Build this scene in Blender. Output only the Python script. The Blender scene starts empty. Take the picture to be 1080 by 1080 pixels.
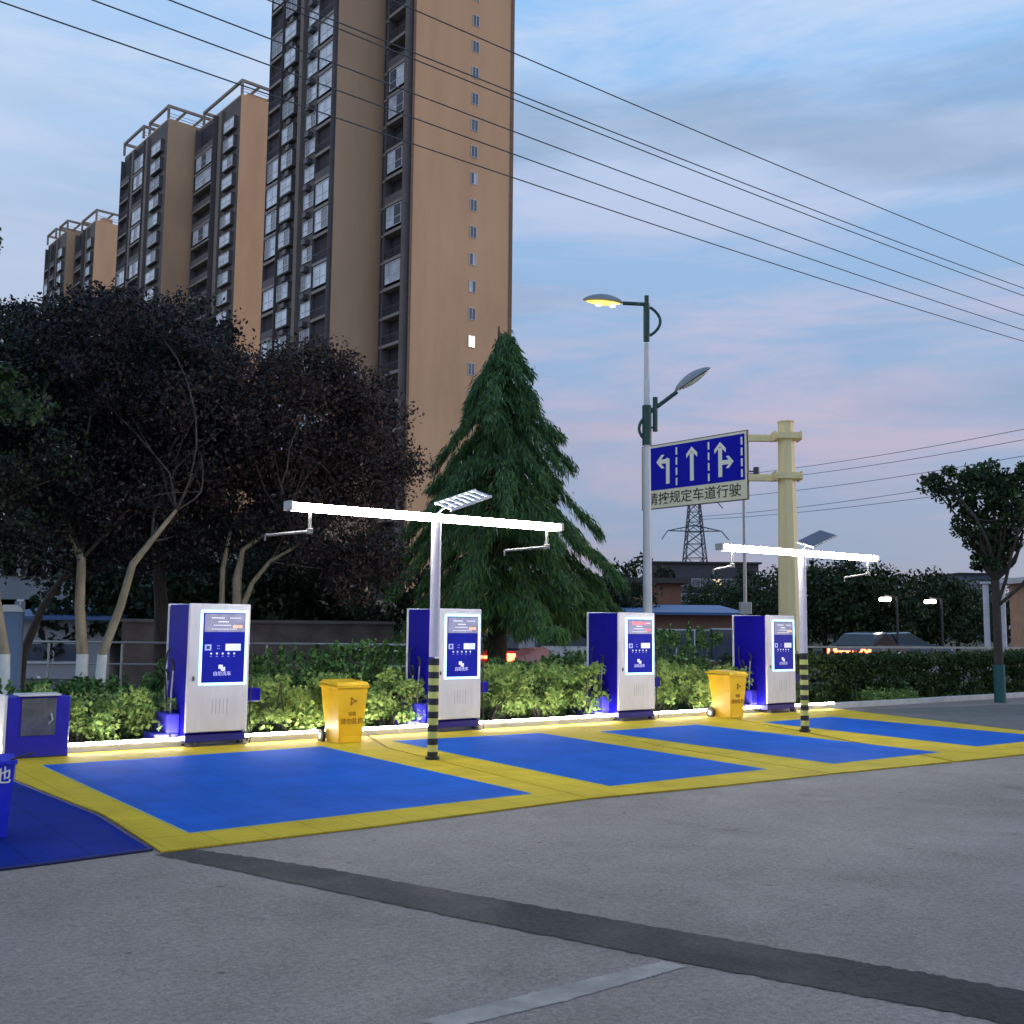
import bpy, math, random
import numpy as np
from mathutils import Vector, Matrix
PI = math.pi
# ------------------------------------------------------------------ camera
C = bpy.context.scene.collection
F, HZ, ROLL, TH, H = 1120.0, 660.0, 0.010, 0.6295, 1.6
PITCH = math.atan((HZ-540)/F)
fw = Vector((0, math.cos(PITCH), math.sin(PITCH)))
r0 = Vector((1, 0, 0)); u0 = Vector((0, -math.sin(PITCH), math.cos(PITCH)))
# image x of world right = cos, image down of world right = sin (clockwise roll)
rc = (r0*math.cos(ROLL) + u0*math.sin(ROLL)).normalized()
uc = (u0*math.cos(ROLL) - r0*math.sin(ROLL)).normalized()
cam = bpy.data.objects.new('camera', bpy.data.cameras.new('camera')); C.objects.link(cam)
cam.data.sensor_width = 36; cam.data.lens = F/1080*36; cam.data.clip_end = 5000; cam.data.clip_start = .05
m = Matrix((rc, uc, -fw)).transposed().to_4x4(); m.translation = (0, 0, H); cam.matrix_world = m
bpy.context.scene.camera = cam
def ray(px, py): return fw + rc*((px-540)/F) + uc*((540-py)/F)
def G(px, py, z=0.0):
    d = ray(px, py); t = (z-H)/d.z; return Vector((d.x*t, d.y*t, z))
def at(px, py, Y):
    d = ray(px, py); t = Y/d.y; return Vector((d.x*t, Y, H+d.z*t))
CT, ST = math.cos(TH), math.sin(TH)
def UV(p): return (p.x*CT+p.y*ST, -p.x*ST+p.y*CT)
def RW(u, v, z=0.0): return Vector((u*CT-v*ST, u*ST+v*CT, z))
def guv(px, py): return UV(G(px, py))
# ------------------------------------------------------------------ world, sun, exposure
SUN_EL, SUN_AZ = math.radians(9), math.radians(8)     # low light from the right
w = bpy.data.worlds.new('World'); bpy.context.scene.world = w; w.use_nodes = True
nt = w.node_tree; nt.nodes.clear(); N = nt.nodes.new; L = nt.links.new
out = N('ShaderNodeOutputWorld'); bg = N('ShaderNodeBackground'); L(bg.outputs[0], out.inputs[0])
sky = N('ShaderNodeTexSky'); sky.sky_type = 'NISHITA'; sky.sun_disc = False
sky.sun_elevation = SUN_EL; sky.sun_rotation = PI/2-SUN_AZ
tc = N('ShaderNodeTexCoord'); sep = N('ShaderNodeSeparateXYZ'); L(tc.outputs['Generated'], sep.inputs[0])
ramp = N('ShaderNodeValToRGB'); L(sep.outputs['Z'], ramp.inputs[0])
e = ramp.color_ramp.elements
e[0].position = 0.0; e[0].color = (.25, .27, .40, 1)
e[1].position = .75; e[1].color = (.25, .50, .88, 1)
for p, c in ((.08, (.26, .31, .465, 1)), (.2, (.265, .375, .575, 1)), (.36, (.285, .45, .70, 1)), (.52, (.275, .51, .85, 1))):
    q = e.new(p); q.color = c
def mth(op, a, b=None, clamp=False):
    n = N('ShaderNodeMath'); n.operation = op; n.use_clamp = clamp
    for i, v in enumerate((a, b)):
        if v is None: continue
        if isinstance(v, (int, float)): n.inputs[i].default_value = v
        else: L(v, n.inputs[i])
    return n.outputs[0]
mp = N('ShaderNodeMapping'); mp.inputs['Scale'].default_value = (1.5, 1.5, 8.5); L(tc.outputs['Generated'], mp.inputs[0])
mp.inputs['Rotation'].default_value = (0.12, 0.18, 0)
nz = N('ShaderNodeTexNoise'); L(mp.outputs[0], nz.inputs[0]); nz.inputs['Scale'].default_value = 1.9
nz.inputs['Detail'].default_value = 10; nz.inputs['Roughness'].default_value = .62; nz.inputs['Distortion'].default_value = .35
cr = N('ShaderNodeValToRGB'); L(nz.outputs[0], cr.inputs[0])
cr.color_ramp.elements[0].position = .43; cr.color_ramp.elements[0].color = (0, 0, 0, 1)
cr.color_ramp.elements[1].position = .62; cr.color_ramp.elements[1].color = (1, 1, 1, 1)
cloudc = N('ShaderNodeValToRGB'); L(sep.outputs['Z'], cloudc.inputs[0])
ce = cloudc.color_ramp.elements
ce[0].position = .04; ce[0].color = (.36, .30, .42, 1); ce[1].position = .46; ce[1].color = (.50, .62, .82, 1)
q = ce.new(.24); q.color = (.50, .44, .58, 1)
q = ce.new(.34); q.color = (.46, .51, .70, 1)
mx = N('ShaderNodeMix'); mx.data_type = 'RGBA'
L(mth('MULTIPLY', cr.outputs[0], .9), mx.inputs[0]); L(ramp.outputs[0], mx.inputs[6]); L(cloudc.outputs[0], mx.inputs[7])
# darker blue-grey cloud banks low down
mp2 = N('ShaderNodeMapping'); mp2.inputs['Scale'].default_value = (1.6, 1.6, 7.5); mp2.inputs['Location'].default_value = (3.1, 1.7, .3)
L(tc.outputs['Generated'], mp2.inputs[0])
nz2 = N('ShaderNodeTexNoise'); L(mp2.outputs[0], nz2.inputs[0]); nz2.inputs['Scale'].default_value = 1.5; nz2.inputs['Detail'].default_value = 9
cr2 = N('ShaderNodeValToRGB'); L(nz2.outputs[0], cr2.inputs[0])
cr2.color_ramp.elements[0].position = .5; cr2.color_ramp.elements[0].color = (0, 0, 0, 1)
cr2.color_ramp.elements[1].position = .66; cr2.color_ramp.elements[1].color = (1, 1, 1, 1)
mx2 = N('ShaderNodeMix'); mx2.data_type = 'RGBA'; L(mth('MULTIPLY', cr2.outputs[0], .6), mx2.inputs[0])
L(mx.outputs[2], mx2.inputs[6]); mx2.inputs[7].default_value = (.21, .31, .48, 1)
# brighter veil towards the left
lf = mth('MULTIPLY', mth('ADD', mth('MULTIPLY', sep.outputs['X'], -1.0), -.08, True), 1.2, True)
mx3 = N('ShaderNodeMix'); mx3.data_type = 'RGBA'; L(lf, mx3.inputs[0]); L(mx2.outputs[2], mx3.inputs[6]); mx3.inputs[7].default_value = (.60, .68, .83, 1)
sm = N('ShaderNodeMix'); sm.data_type = 'RGBA'; sm.blend_type = 'ADD'; sm.inputs[0].default_value = .02
L(mx3.outputs[2], sm.inputs[6]); L(sky.outputs[0], sm.inputs[7])
L(sm.outputs[2], bg.inputs[0]); bg.inputs[1].default_value = 1.06
sl = bpy.data.lights.new('sun', 'SUN'); so = bpy.data.objects.new('sun', sl); C.objects.link(so)
sl.energy = .55; sl.angle = math.radians(10); sl.color = (1, .72, .52)
sd = Vector((math.cos(SUN_AZ)*math.cos(SUN_EL), math.sin(SUN_AZ)*math.cos(SUN_EL), math.sin(SUN_EL)))
so.rotation_euler = sd.to_track_quat('Z', 'Y').to_euler(); so.location = (60, -20, 60)
vs = bpy.context.scene.view_settings; vs.view_transform = 'Standard'; vs.look = 'None'; vs.gamma = 1; vs.exposure = 0; vs.use_curve_mapping = False
# ------------------------------------------------------------------ materials
MATS = {}
def mat(name, col, rough=.6, metal=0, var=.15, scale=3.0, bump=0.0, bscale=40.0, emit=None, estr=0.0, col2=None, spec=.5, coat=0, stretch=None):
    if name in MATS: return MATS[name]
    m = bpy.data.materials.new(name); m.use_nodes = True; t = m.node_tree
    b = t.nodes['Principled BSDF']; b.inputs['Roughness'].default_value = rough; b.inputs['Metallic'].default_value = metal
    b.inputs['Specular IOR Level'].default_value = spec; b.inputs['Coat Weight'].default_value = coat
    tcn = t.nodes.new('ShaderNodeTexCoord')
    src = tcn.outputs['Object']
    if stretch:
        mpn = t.nodes.new('ShaderNodeMapping'); mpn.inputs['Scale'].default_value = stretch; t.links.new(src, mpn.inputs[0]); src = mpn.outputs[0]
    n = t.nodes.new('ShaderNodeTexNoise'); n.inputs['Scale'].default_value = scale; n.inputs['Detail'].default_value = 6
    n.inputs['Roughness'].default_value = .62
    t.links.new(src, n.inputs[0])
    r = t.nodes.new('ShaderNodeValToRGB'); t.links.new(n.outputs[0], r.inputs[0])
    a = tuple(c*(1-var) for c in col); c2 = tuple(min(1, c*(1+var)) for c in (col2 or col))
    r.color_ramp.elements[0].position = .33; r.color_ramp.elements[0].color = (*a, 1)
    r.color_ramp.elements[1].position = .67; r.color_ramp.elements[1].color = (*c2, 1)
    t.links.new(r.outputs[0], b.inputs['Base Color'])
    if bump:
        n2 = t.nodes.new('ShaderNodeTexNoise'); n2.inputs['Scale'].default_value = bscale; n2.inputs['Detail'].default_value = 4
        t.links.new(tcn.outputs['Object'], n2.inputs[0])
        bp = t.nodes.new('ShaderNodeBump'); bp.inputs['Strength'].default_value = bump; bp.inputs['Distance'].default_value = .02
        t.links.new(n2.outputs[0], bp.inputs['Height']); t.links.new(bp.outputs[0], b.inputs['Normal'])
    if emit:
        b.inputs['Emission Color'].default_value = (*emit, 1); b.inputs['Emission Strength'].default_value = estr
    MATS[name] = m; return m
def leafmat(name, cols, rough=.55, trans=.25):
    if name in MATS: return MATS[name]
    m = bpy.data.materials.new(name); m.use_nodes = True; t = m.node_tree
    b = t.nodes['Principled BSDF']; b.inputs['Roughness'].default_value = rough; b.inputs['Specular IOR Level'].default_value = .3
    g = t.nodes.new('ShaderNodeNewGeometry'); r = t.nodes.new('ShaderNodeValToRGB')
    t.links.new(g.outputs['Random Per Island'], r.inputs[0])
    es = r.color_ramp.elements
    for i, c in enumerate(cols):
        p = i/(len(cols)-1)
        x = es[0] if i == 0 else (es[1] if i == len(cols)-1 else es.new(p))
        x.position = p; x.color = (*c, 1)
    t.links.new(r.outputs[0], b.inputs['Base Color'])
    tr = t.nodes.new('ShaderNodeBsdfTranslucent'); t.links.new(r.outputs[0], tr.inputs[0])
    ms = t.nodes.new('ShaderNodeMixShader'); ms.inputs[0].default_value = trans
    o = t.nodes['Material Output']; t.links.new(b.outputs[0], ms.inputs[1]); t.links.new(tr.outputs[0], ms.inputs[2]); t.links.new(ms.outputs[0], o.inputs[0])
    MATS[name] = m; return m
# ------------------------------------------------------------------ mesh builder
class MB:
    def __init__(s): s.v = []; s.f = []; s.m = []; s.M = Matrix.Identity(4); s.sm = []
    def add(s, vs, fs, mi=0, smooth=False):
        o = len(s.v)
        for p in vs: s.v.append(tuple(s.M @ Vector(p)))
        for f in fs: s.f.append(tuple(i+o for i in f)); s.m.append(mi); s.sm.append(smooth)
        return s
    def box(s, x0, x1, y0, y1, z0, z1, mi=0, b=0.0):
        if b <= 0:
            vs = [(x, y, z) for z in (z0, z1) for y in (y0, y1) for x in (x0, x1)]
            return s.add(vs, [(0, 2, 3, 1), (4, 5, 7, 6), (0, 1, 5, 4), (2, 6, 7, 3), (0, 4, 6, 2), (1, 3, 7, 5)], mi)
        vs = []; idx = {}
        def P(k, p): idx[k] = len(vs); vs.append(p)
        for sx in (0, 1):
            for sy in (0, 1):
                for sz in (0, 1):
                    X, Y, Z = (x0, x1)[sx], (y0, y1)[sy], (z0, z1)[sz]
                    dx, dy, dz = (b, -b)[sx], (b, -b)[sy], (b, -b)[sz]
                    P((sx, sy, sz, 0), (X, Y+dy, Z+dz)); P((sx, sy, sz, 1), (X+dx, Y, Z+dz)); P((sx, sy, sz, 2), (X+dx, Y+dy, Z))
        fs = []
        for k in (0, 1):
            q = [(k, 0, 0, 0), (k, 1, 0, 0), (k, 1, 1, 0), (k, 0, 1, 0)]; fs.append([idx[i] for i in (q if k else q[::-1])])
            q = [(0, k, 0, 1), (1, k, 0, 1), (1, k, 1, 1), (0, k, 1, 1)]; fs.append([idx[i] for i in (q[::-1] if k else q)])
            q = [(0, 0, k, 2), (1, 0, k, 2), (1, 1, k, 2), (0, 1, k, 2)]; fs.append([idx[i] for i in (q if k else q[::-1])])
        for a in (0, 1):
            for c in (0, 1):
                fs.append([idx[i] for i in ((a, c, 0, 0), (a, c, 1, 0), (a, c, 1, 1), (a, c, 0, 1))])
                fs.append([idx[i] for i in ((a, 0, c, 0), (a, 1, c, 0), (a, 1, c, 2), (a, 0, c, 2))])
                fs.append([idx[i] for i in ((0, a, c, 1), (1, a, c, 1), (1, a, c, 2), (0, a, c, 2))])
                for d in (0, 1): fs.append([idx[(a, c, d, 0)], idx[(a, c, d, 1)], idx[(a, c, d, 2)]])
        return s.add(vs, fs, mi)
    def tube(s, pts, rad, n=8, mi=0, caps=True, smooth=True):
        pts = [Vector(p) for p in pts]
        if isinstance(rad, (int, float)): rad = [rad]*len(pts)
        vs = []; fs = []; up = None
        for i, p in enumerate(pts):
            d = (pts[min(i+1, len(pts)-1)]-pts[max(i-1, 0)]).normalized()
            if up is None: up = Vector((0, 0, 1)) if abs(d.z) < .95 else Vector((1, 0, 0))
            a = d.cross(up)
            if a.length < 1e-4: a = d.cross(Vector((.3, 1, .1)))
            a.normalize(); c = a.cross(d).normalized(); up = c
            for k in range(n):
                t = 2*PI*k/n; vs.append(p+(a*math.cos(t)+c*math.sin(t))*rad[i])
        for i in range(len(pts)-1):
            for k in range(n):
                k2 = (k+1) % n; fs.append((i*n+k, i*n+k2, (i+1)*n+k2, (i+1)*n+k))
        s.add(vs, fs, mi, smooth)
        if caps:
            s.add([vs[k] for k in range(n)], [tuple(range(n))[::-1]], mi); s.add([vs[(len(pts)-1)*n+k] for k in range(n)], [tuple(range(n))], mi)
        return s
    def prism(s, poly, z0, z1, mi=0, mtop=None):
        n = len(poly); vs = [(x, y, z0) for x, y in poly]+[(x, y, z1) for x, y in poly]
        s.add(vs, [tuple(range(n))[::-1]]+[(i, (i+1) % n, n+(i+1) % n, n+i) for i in range(n)], mi)
        return s.add(vs[n:], [tuple(range(n))], mi if mtop is None else mtop)
    def frustum(s, r0_, z0, r1_, z1, mi=0):     # rects (x0,x1,y0,y1)
        vs = [(x, y, z0) for y in r0_[2:] for x in r0_[:2]]+[(x, y, z1) for y in r1_[2:] for x in r1_[:2]]
        return s.add(vs, [(0, 2, 3, 1), (4, 5, 7, 6), (0, 1, 5, 4), (2, 6, 7, 3), (0, 4, 6, 2), (1, 3, 7, 5)], mi)
    def build(s, name, mats, parent=None, loc=(0, 0, 0), rz=0.0):
        me = bpy.data.meshes.new(name); me.from_pydata(s.v, [], s.f)
        if not isinstance(mats, (list, tuple)): mats = [mats]
        for x in mats: me.materials.append(x)
        me.polygons.foreach_set('material_index', s.m); me.polygons.foreach_set('use_smooth', s.sm); me.update()
        o = bpy.data.objects.new(name, me); C.objects.link(o); o.location = loc; o.rotation_euler = (0, 0, rz)
        if parent: o.parent = parent
        return o
def tag(o, label, cat, group=None, kind=None):
    o['label'] = label; o['category'] = cat
    if group: o['group'] = group
    if kind: o['kind'] = kind
    return o
def struct(o, kind='structure'): o['kind'] = kind; return o
def thing(name, label, cat, loc=(0, 0, 0), rz=0.0, group=None):
    o = bpy.data.objects.new(name, None); C.objects.link(o); o.location = loc; o.rotation_euler = (0, 0, rz); o.empty_display_size = .1
    return tag(o, label, cat, group)
def copy_tree(o, parent=None):
    c = o.copy(); C.objects.link(c); c.parent = parent
    for ch in list(o.children): copy_tree(ch, c)
    return c
def text_mesh(mb, body, size, M4, mi=0, depth=.002, align='CENTER', xscale=1.0):
    cu = bpy.data.curves.new('t', 'FONT'); cu.body = body; cu.size = size; cu.extrude = depth; cu.align_x = align; cu.align_y = 'CENTER'; cu.offset = size*.006
    ob = bpy.data.objects.new('t', cu); C.objects.link(ob)
    dg = bpy.context.evaluated_depsgraph_get(); dg.update()
    me = bpy.data.meshes.new_from_object(ob.evaluated_get(dg))
    old = mb.M; mb.M = old @ M4 @ Matrix.Diagonal((xscale, 1, 1, 1))
    mb.add([v.co[:] for v in me.vertices], [tuple(p.vertices) for p in me.polygons], mi); mb.M = old
    bpy.data.objects.remove(ob); bpy.data.curves.remove(cu); bpy.data.meshes.remove(me)
def face_front(x, y, z):     # text plane facing local -y
    return Matrix.Translation((x, y, z)) @ Matrix.Rotation(PI/2, 4, 'X')

W_ = mat('white_paint', (.74, .73, .74), .35, var=.05, scale=5, coat=.2)
BLUE = mat('blue_paint', (.006, .003, .30), .45, var=.12, scale=4, spec=.18)
BLACK = mat('black_rubber', (.02, .02, .022), .6)
STEEL = mat('galvanised_steel', (.45, .46, .48), .4, .6, var=.1)
# ------------------------------------------------------------------ ground
def ground_mat(name, base, stain, fine=.30, big=.35, rough=.85, crk=.35):
    m = bpy.data.materials.new(name); m.use_nodes = True; t = m.node_tree; b = t.nodes['Principled BSDF']
    tcn = t.nodes.new('ShaderNodeTexCoord')
    def noise(sc, det, d=0, rr=.6):
        n = t.nodes.new('ShaderNodeTexNoise'); n.inputs['Scale'].default_value = sc; n.inputs['Detail'].default_value = det; n.inputs['Distortion'].default_value = d
        n.inputs['Roughness'].default_value = rr
        t.links.new(tcn.outputs['Object'], n.inputs[0]); return n.outputs[0]
    def rampn(src, p0, p1, c0, c1):
        r = t.nodes.new('ShaderNodeValToRGB'); t.links.new(src, r.inputs[0]); r.color_ramp.elements[0].position = p0; r.color_ramp.elements[1].position = p1
        r.color_ramp.elements[0].color = (*c0, 1); r.color_ramp.elements[1].color = (*c1, 1); return r.outputs[0]
    def mixc(f, a, c, mode='MIX'):
        x = t.nodes.new('ShaderNodeMix'); x.data_type = 'RGBA'; x.blend_type = mode
        if isinstance(f, float): x.inputs[0].default_value = f
        else: t.links.new(f, x.inputs[0])
        t.links.new(a, x.inputs[6]); t.links.new(c, x.inputs[7]); return x.outputs[2]
    big_ = rampn(noise(.30, 7, .4), .34, .68, base, stain)
    mid = rampn(noise(3.0, 8, .3, .7), .25, .78, (1-big*.45,)*3, (1+big*.3,)*3)
    fin = rampn(noise(60, 3, 0, .8), .3, .75, (1-fine,)*3, (1+fine,)*3)
    pale = rampn(noise(.55, 9, .5, .75), .60, .80, (0, 0, 0), (1, 1, 1))
    c = mixc(1.0, big_, mid, 'MULTIPLY'); c = mixc(1.0, c, fin, 'MULTIPLY')
    grit = rampn(noise(26, 5, 0, .85), .34, .66, (1-fine*1.3,)*3, (1+fine,)*3); c = mixc(1.0, c, grit, 'MULTIPLY')
    vo = t.nodes.new('ShaderNodeTexVoronoi'); vo.inputs['Scale'].default_value = 2.6; t.links.new(tcn.outputs['Object'], vo.inputs[0])
    spot = rampn(vo.outputs['Distance'], .035, .075, (.35, .33, .3), (1, 1, 1)); c = mixc(.8, c, spot, 'MULTIPLY')
    ln_ = noise(.9, 3, 1.5, .5); cm = t.nodes.new('ShaderNodeMath'); cm.operation = 'SUBTRACT'; t.links.new(ln_, cm.inputs[0]); cm.inputs[1].default_value = .5
    ca = t.nodes.new('ShaderNodeMath'); ca.operation = 'ABSOLUTE'; t.links.new(cm.outputs[0], ca.inputs[0])
    crack = rampn(ca.outputs[0], .0, .0035, (.45, .43, .4), (1, 1, 1)); c = mixc(crk, c, crack, 'MULTIPLY')
    oil = rampn(noise(1.1, 4, .2, .45), .66, .80, (1, 1, 1), (.62, .60, .58)); c = mixc(.9, c, oil, 'MULTIPLY')
    pc = t.nodes.new('ShaderNodeRGB'); pc.outputs[0].default_value = tuple(min(1, x*1.45) for x in stain)+(1,)
    c = mixc(mathn(t, pale, .45), c, pc.outputs[0])
    t.links.new(c, b.inputs['Base Color']); 
    rr = rampn(noise(1.3, 5, .8), .35, .7, (rough-.22,)*3, (rough+.08,)*3); t.links.new(rr, b.inputs['Roughness'])
    bp = t.nodes.new('ShaderNodeBump'); bp.inputs['Strength'].default_value = .5; bp.inputs['Distance'].default_value = .01
    t.links.new(noise(90, 3, 0, .8), bp.inputs['Height']); t.links.new(bp.outputs[0], b.inputs['Normal'])
    return m
def mathn(t, a, f):
    n = t.nodes.new('ShaderNodeMath'); n.operation = 'MULTIPLY'; t.links.new(a, n.inputs[0]); n.inputs[1].default_value = f; return n.outputs[0]
LOT = ground_mat('worn_concrete', (.235, .190, .162), (.325, .268, .232))
SOIL = mat('soil', (.045, .04, .025), .95, var=.4, scale=1.5, bump=.6, bscale=15, col2=(.05, .055, .03))
ROAD = ground_mat('road_asphalt', (.06, .06, .065), (.075, .075, .08))
TAR = ground_mat('tar_patch', (.030, .027, .025), (.055, .048, .043), .6, .4, .9, 0.0)
struct(MB().add([(-1500, -200, -.012), (1500, -200, -.012), (1500, 2500, -.012), (-1500, 2500, -.012)], [(0, 1, 2, 3)]).build('ground', SOIL))
struct(MB().add([(-60, -40, 0), (90, -40, 0), (90, 13.72, 0), (-60, 13.72, 0)], [(0, 1, 2, 3)]).build('parking_lot', LOT, rz=TH))
struct(MB().add([(-90, 19.5, 0), (160, 19.5, 0), (160, 33, 0), (-90, 33, 0)], [(0, 1, 2, 3)]).build('road', ROAD, rz=TH))
def sheet(name, pts, z, m):
    g = [G(*p) for p in pts]; c = sum(g, Vector())/len(g)
    return struct(MB().add([(p.x-c.x, p.y-c.y, 0) for p in g], [tuple(range(len(g)))]).build(name, m, loc=(c.x, c.y, z)))
# dark trench patch and faint line on the concrete: ragged-edged strips
def strip(name, up, lo, z, m, jit, seed):
    rnd = random.Random(seed); n = 150; A = []; B = []
    def along(L_, t):
        k = t*(len(L_)-1); i = min(int(k), len(L_)-2); f = k-i
        a = G(*L_[i]); b = G(*L_[i+1]); return a.lerp(b, f)
    for i in range(n+1):
        t = i/n; a = along(up, t); b = along(lo, t)
        pd_ = (b-a).normalized(); a += pd_*rnd.uniform(-1, 1)*jit; b += pd_*rnd.uniform(-1, 1)*jit
        A.append((a.x, a.y, 0)); B.append((b.x, b.y, 0))
    fs = [(i, i+1, n+2+i, n+1+i) for i in range(n)]
    return struct(MB().add(A+B, fs).build(name, m, loc=(0, 0, z)))
strip('asphalt_patch', [(205, 896), (330, 914), (520, 948), (700, 980), (900, 1014), (1000, 1031), (1200, 1070)], [(165, 902), (300, 930), (500, 972), (690, 1010), (880, 1046), (980, 1064), (1180, 1104)], .004, TAR, .014, 1)
LINE = mat('worn_line_paint', (.33, .285, .255), .85, var=.25, scale=5, bump=.3)
strip('painted_line', [(440, 1078), (560, 1048), (700, 1014)], [(480, 1084), (590, 1058), (724, 1020)], .003, LINE, .008, 2)
sheet('pavement_strip', [(892, 752), (1130, 775), (1130, 741), (905, 749)], .004, ground_mat('brown_paving', (.12, .11, .10), (.17, .155, .14)))
# kerb
KV = 13.74
KERB = mat('kerb_stone', (.55, .54, .52), .7, var=.12, scale=4, bump=.3)
kb = MB()
u = -4.0; rnd = random.Random(3)
while u < 60:
    kb.box(u+.004, u+.996, KV, KV+.14, -.05, .11+rnd.uniform(-.002, .002), b=.008); u += 1.0
struct(kb.build('kerb', KERB, rz=TH))
# ------------------------------------------------------------------ wash bay mats
def tile_mat(name, col, dark):
    m = bpy.data.materials.new(name); m.use_nodes = True; t = m.node_tree; b = t.nodes['Principled BSDF']
    tcn = t.nodes.new('ShaderNodeTexCoord'); sp = t.nodes.new('ShaderNodeSeparateXYZ'); t.links.new(tcn.outputs['Object'], sp.inputs[0])
    def M(op, a, bb=None):
        n = t.nodes.new('ShaderNodeMath'); n.operation = op
        for i, v in enumerate((a, bb)):
            if v is None: continue
            if isinstance(v, (int, float)): n.inputs[i].default_value = v
            else: t.links.new(v, n.inputs[i])
        return n.outputs[0]
    def cell(axis, per, wdt):   # 1 in grooves
        fr = M('FRACT', M('DIVIDE', sp.outputs[axis], per)); return M('LESS_THAN', fr, wdt)
    small = M('MAXIMUM', cell('X', .04, .35), cell('Y', .04, .35)); small = M('SUBTRACT', 1.0, small)   # 1 = hole
    tile = M('MAXIMUM', cell('X', .4, .03), cell('Y', .4, .03))
    hole = M('MAXIMUM', M('MULTIPLY', small, .22), M('MULTIPLY', tile, .55))
    n = t.nodes.new('ShaderNodeTexNoise'); n.inputs['Scale'].default_value = 1.7; n.inputs['Detail'].default_value = 6; t.links.new(tcn.outputs['Object'], n.inputs[0])
    r = t.nodes.new('ShaderNodeValToRGB'); t.links.new(n.outputs[0], r.inputs[0]); r.color_ramp.elements[0].position = .3; r.color_ramp.elements[1].position = .72
    r.color_ramp.elements[0].color = (*[c*.8 for c in col], 1); r.color_ramp.elements[1].color = (*[min(1, c*1.12+.004) for c in col], 1)
    x = t.nodes.new('ShaderNodeMix'); x.data_type = 'RGBA'; t.links.new(hole, x.inputs[0]); t.links.new(r.outputs[0], x.inputs[6]); x.inputs[7].default_value = (*dark, 1)
    t.links.new(x.outputs[2], b.inputs['Base Color']); b.inputs['Roughness'].default_value = .6; b.inputs['Specular IOR Level'].default_value = .05
    bp = t.nodes.new('ShaderNodeBump'); bp.inputs['Strength'].default_value = .35; bp.inputs['Distance'].default_value = .004; bp.invert = True
    t.links.new(hole, bp.inputs['Height']); t.links.new(bp.outputs[0], b.inputs['Normal'])
    return m
MBLUE = tile_mat('blue_grating', (.0, .10, .50), (.0, .03, .2))
MYEL = tile_mat('yellow_grating', (.62, .44, .03), (.22, .19, .015))
MDARK = tile_mat('dark_blue_grating', (.002, .022, .24), (.001, .008, .08))
def ext(p, q, vt):
    a, b = guv(*p), guv(*q); t = (vt-a[1])/(b[1]-a[1]); return (a[0]+(b[0]-a[0])*t, vt)
FV = 7.6
g = guv
KB = KV-.02
def atv(p, q, v): return ext(p, q, v)
bays = [
 ([g(45, 809), g(340, 789), g(560, 839), g(200, 881)],
  [(guv(14, 797)[0], KB), (guv(372, 774)[0]-.02, KB), g(407, 790), g(467, 805), g(620, 843.5), g(400, 872.5), g(170, 900), g(110, 861), g(16, 824)],
  'large blue wash mat with a broad yellow border, nearest the camera'),
 ([g(415, 783), g(570, 774.5), g(808, 813), g(643, 831)],
  [(guv(372, 774)[0]+.02, KB), (guv(592, 764)[0]-.02, KB), g(700, 789), g(875, 817.3), g(760, 830), g(622, 843.2), g(470, 805), g(410, 790)],
  'yellow bordered blue mat right of the nearer striped pole'),
 ([g(632, 773), g(735, 765.5), g(990, 795), g(879, 807)],
  [(guv(592, 764)[0]+.02, KB), (guv(755, 755)[0]-.02, KB), g(852, 774.5), g(1005, 804.5), g(877, 817.1), g(702, 788.8)],
  'yellow bordered blue mat left of the farther striped pole'),
 ([g(805, 763), g(876, 757), ext((876, 757), (1080, 776), 8.2), (guv(1038, 790)[0]+.05, 8.2)],
  [(guv(755, 755)[0]+.02, KB), (guv(880, 748)[0], KB), ext((886, 754), (1080, 773.5), 7.6), g(1080, 796.5), g(1009, 804.2), g(857, 774.3)],
  'last yellow bordered blue mat beside the bare brown paving'),
]
for blue, outer, lab in bays:
    cx = sum(p[0] for p in blue)/4; cy = sum(p[1] for p in blue)/4
    t = thing('floor_mat', lab, 'floor mat', RW(cx, cy), TH, 'mats of the wash bays')
    loc = lambda P: [(x-cx, y-cy) for x, y in P]
    ob, ib = loc(outer), loc(blue)
    # yellow base slab with the blue field set into it
    o = ob[::-1]
    if sum((o[i][0]*o[(i+1) % len(o)][1]-o[(i+1) % len(o)][0]*o[i][1]) for i in range(len(o))) < 0: o = o[::-1]
    # scalloped interlocking loops on the outer edge
    b = MB().prism(o, .004, .016)
    b.build('yellow_border', MYEL, t)
    i_ = ib[::-1]
    if sum((i_[k][0]*i_[(k+1) % 4][1]-i_[(k+1) % 4][0]*i_[k][1]) for k in range(4)) < 0: i_ = i_[::-1]
    MB().prism(i_, .0165, .0215).build('blue_panel', MBLUE, t)
    # pale joint strip
    jm = MB()
    for k in range(4):
        a = Vector((*i_[k], 0)); c = Vector((*i_[(k+1) % 4], 0)); d = (c-a).normalized(); nn = Vector((d.y, -d.x, 0))*.02
        jm.prism([(a.x, a.y), (a.x+nn.x, a.y+nn.y), (c.x+nn.x, c.y+nn.y), (c.x, c.y)][::1], .0165, .0195)
    jm.build('joint_strip', mat('pale_joint', (.38, .40, .22), .7), t)
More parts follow.
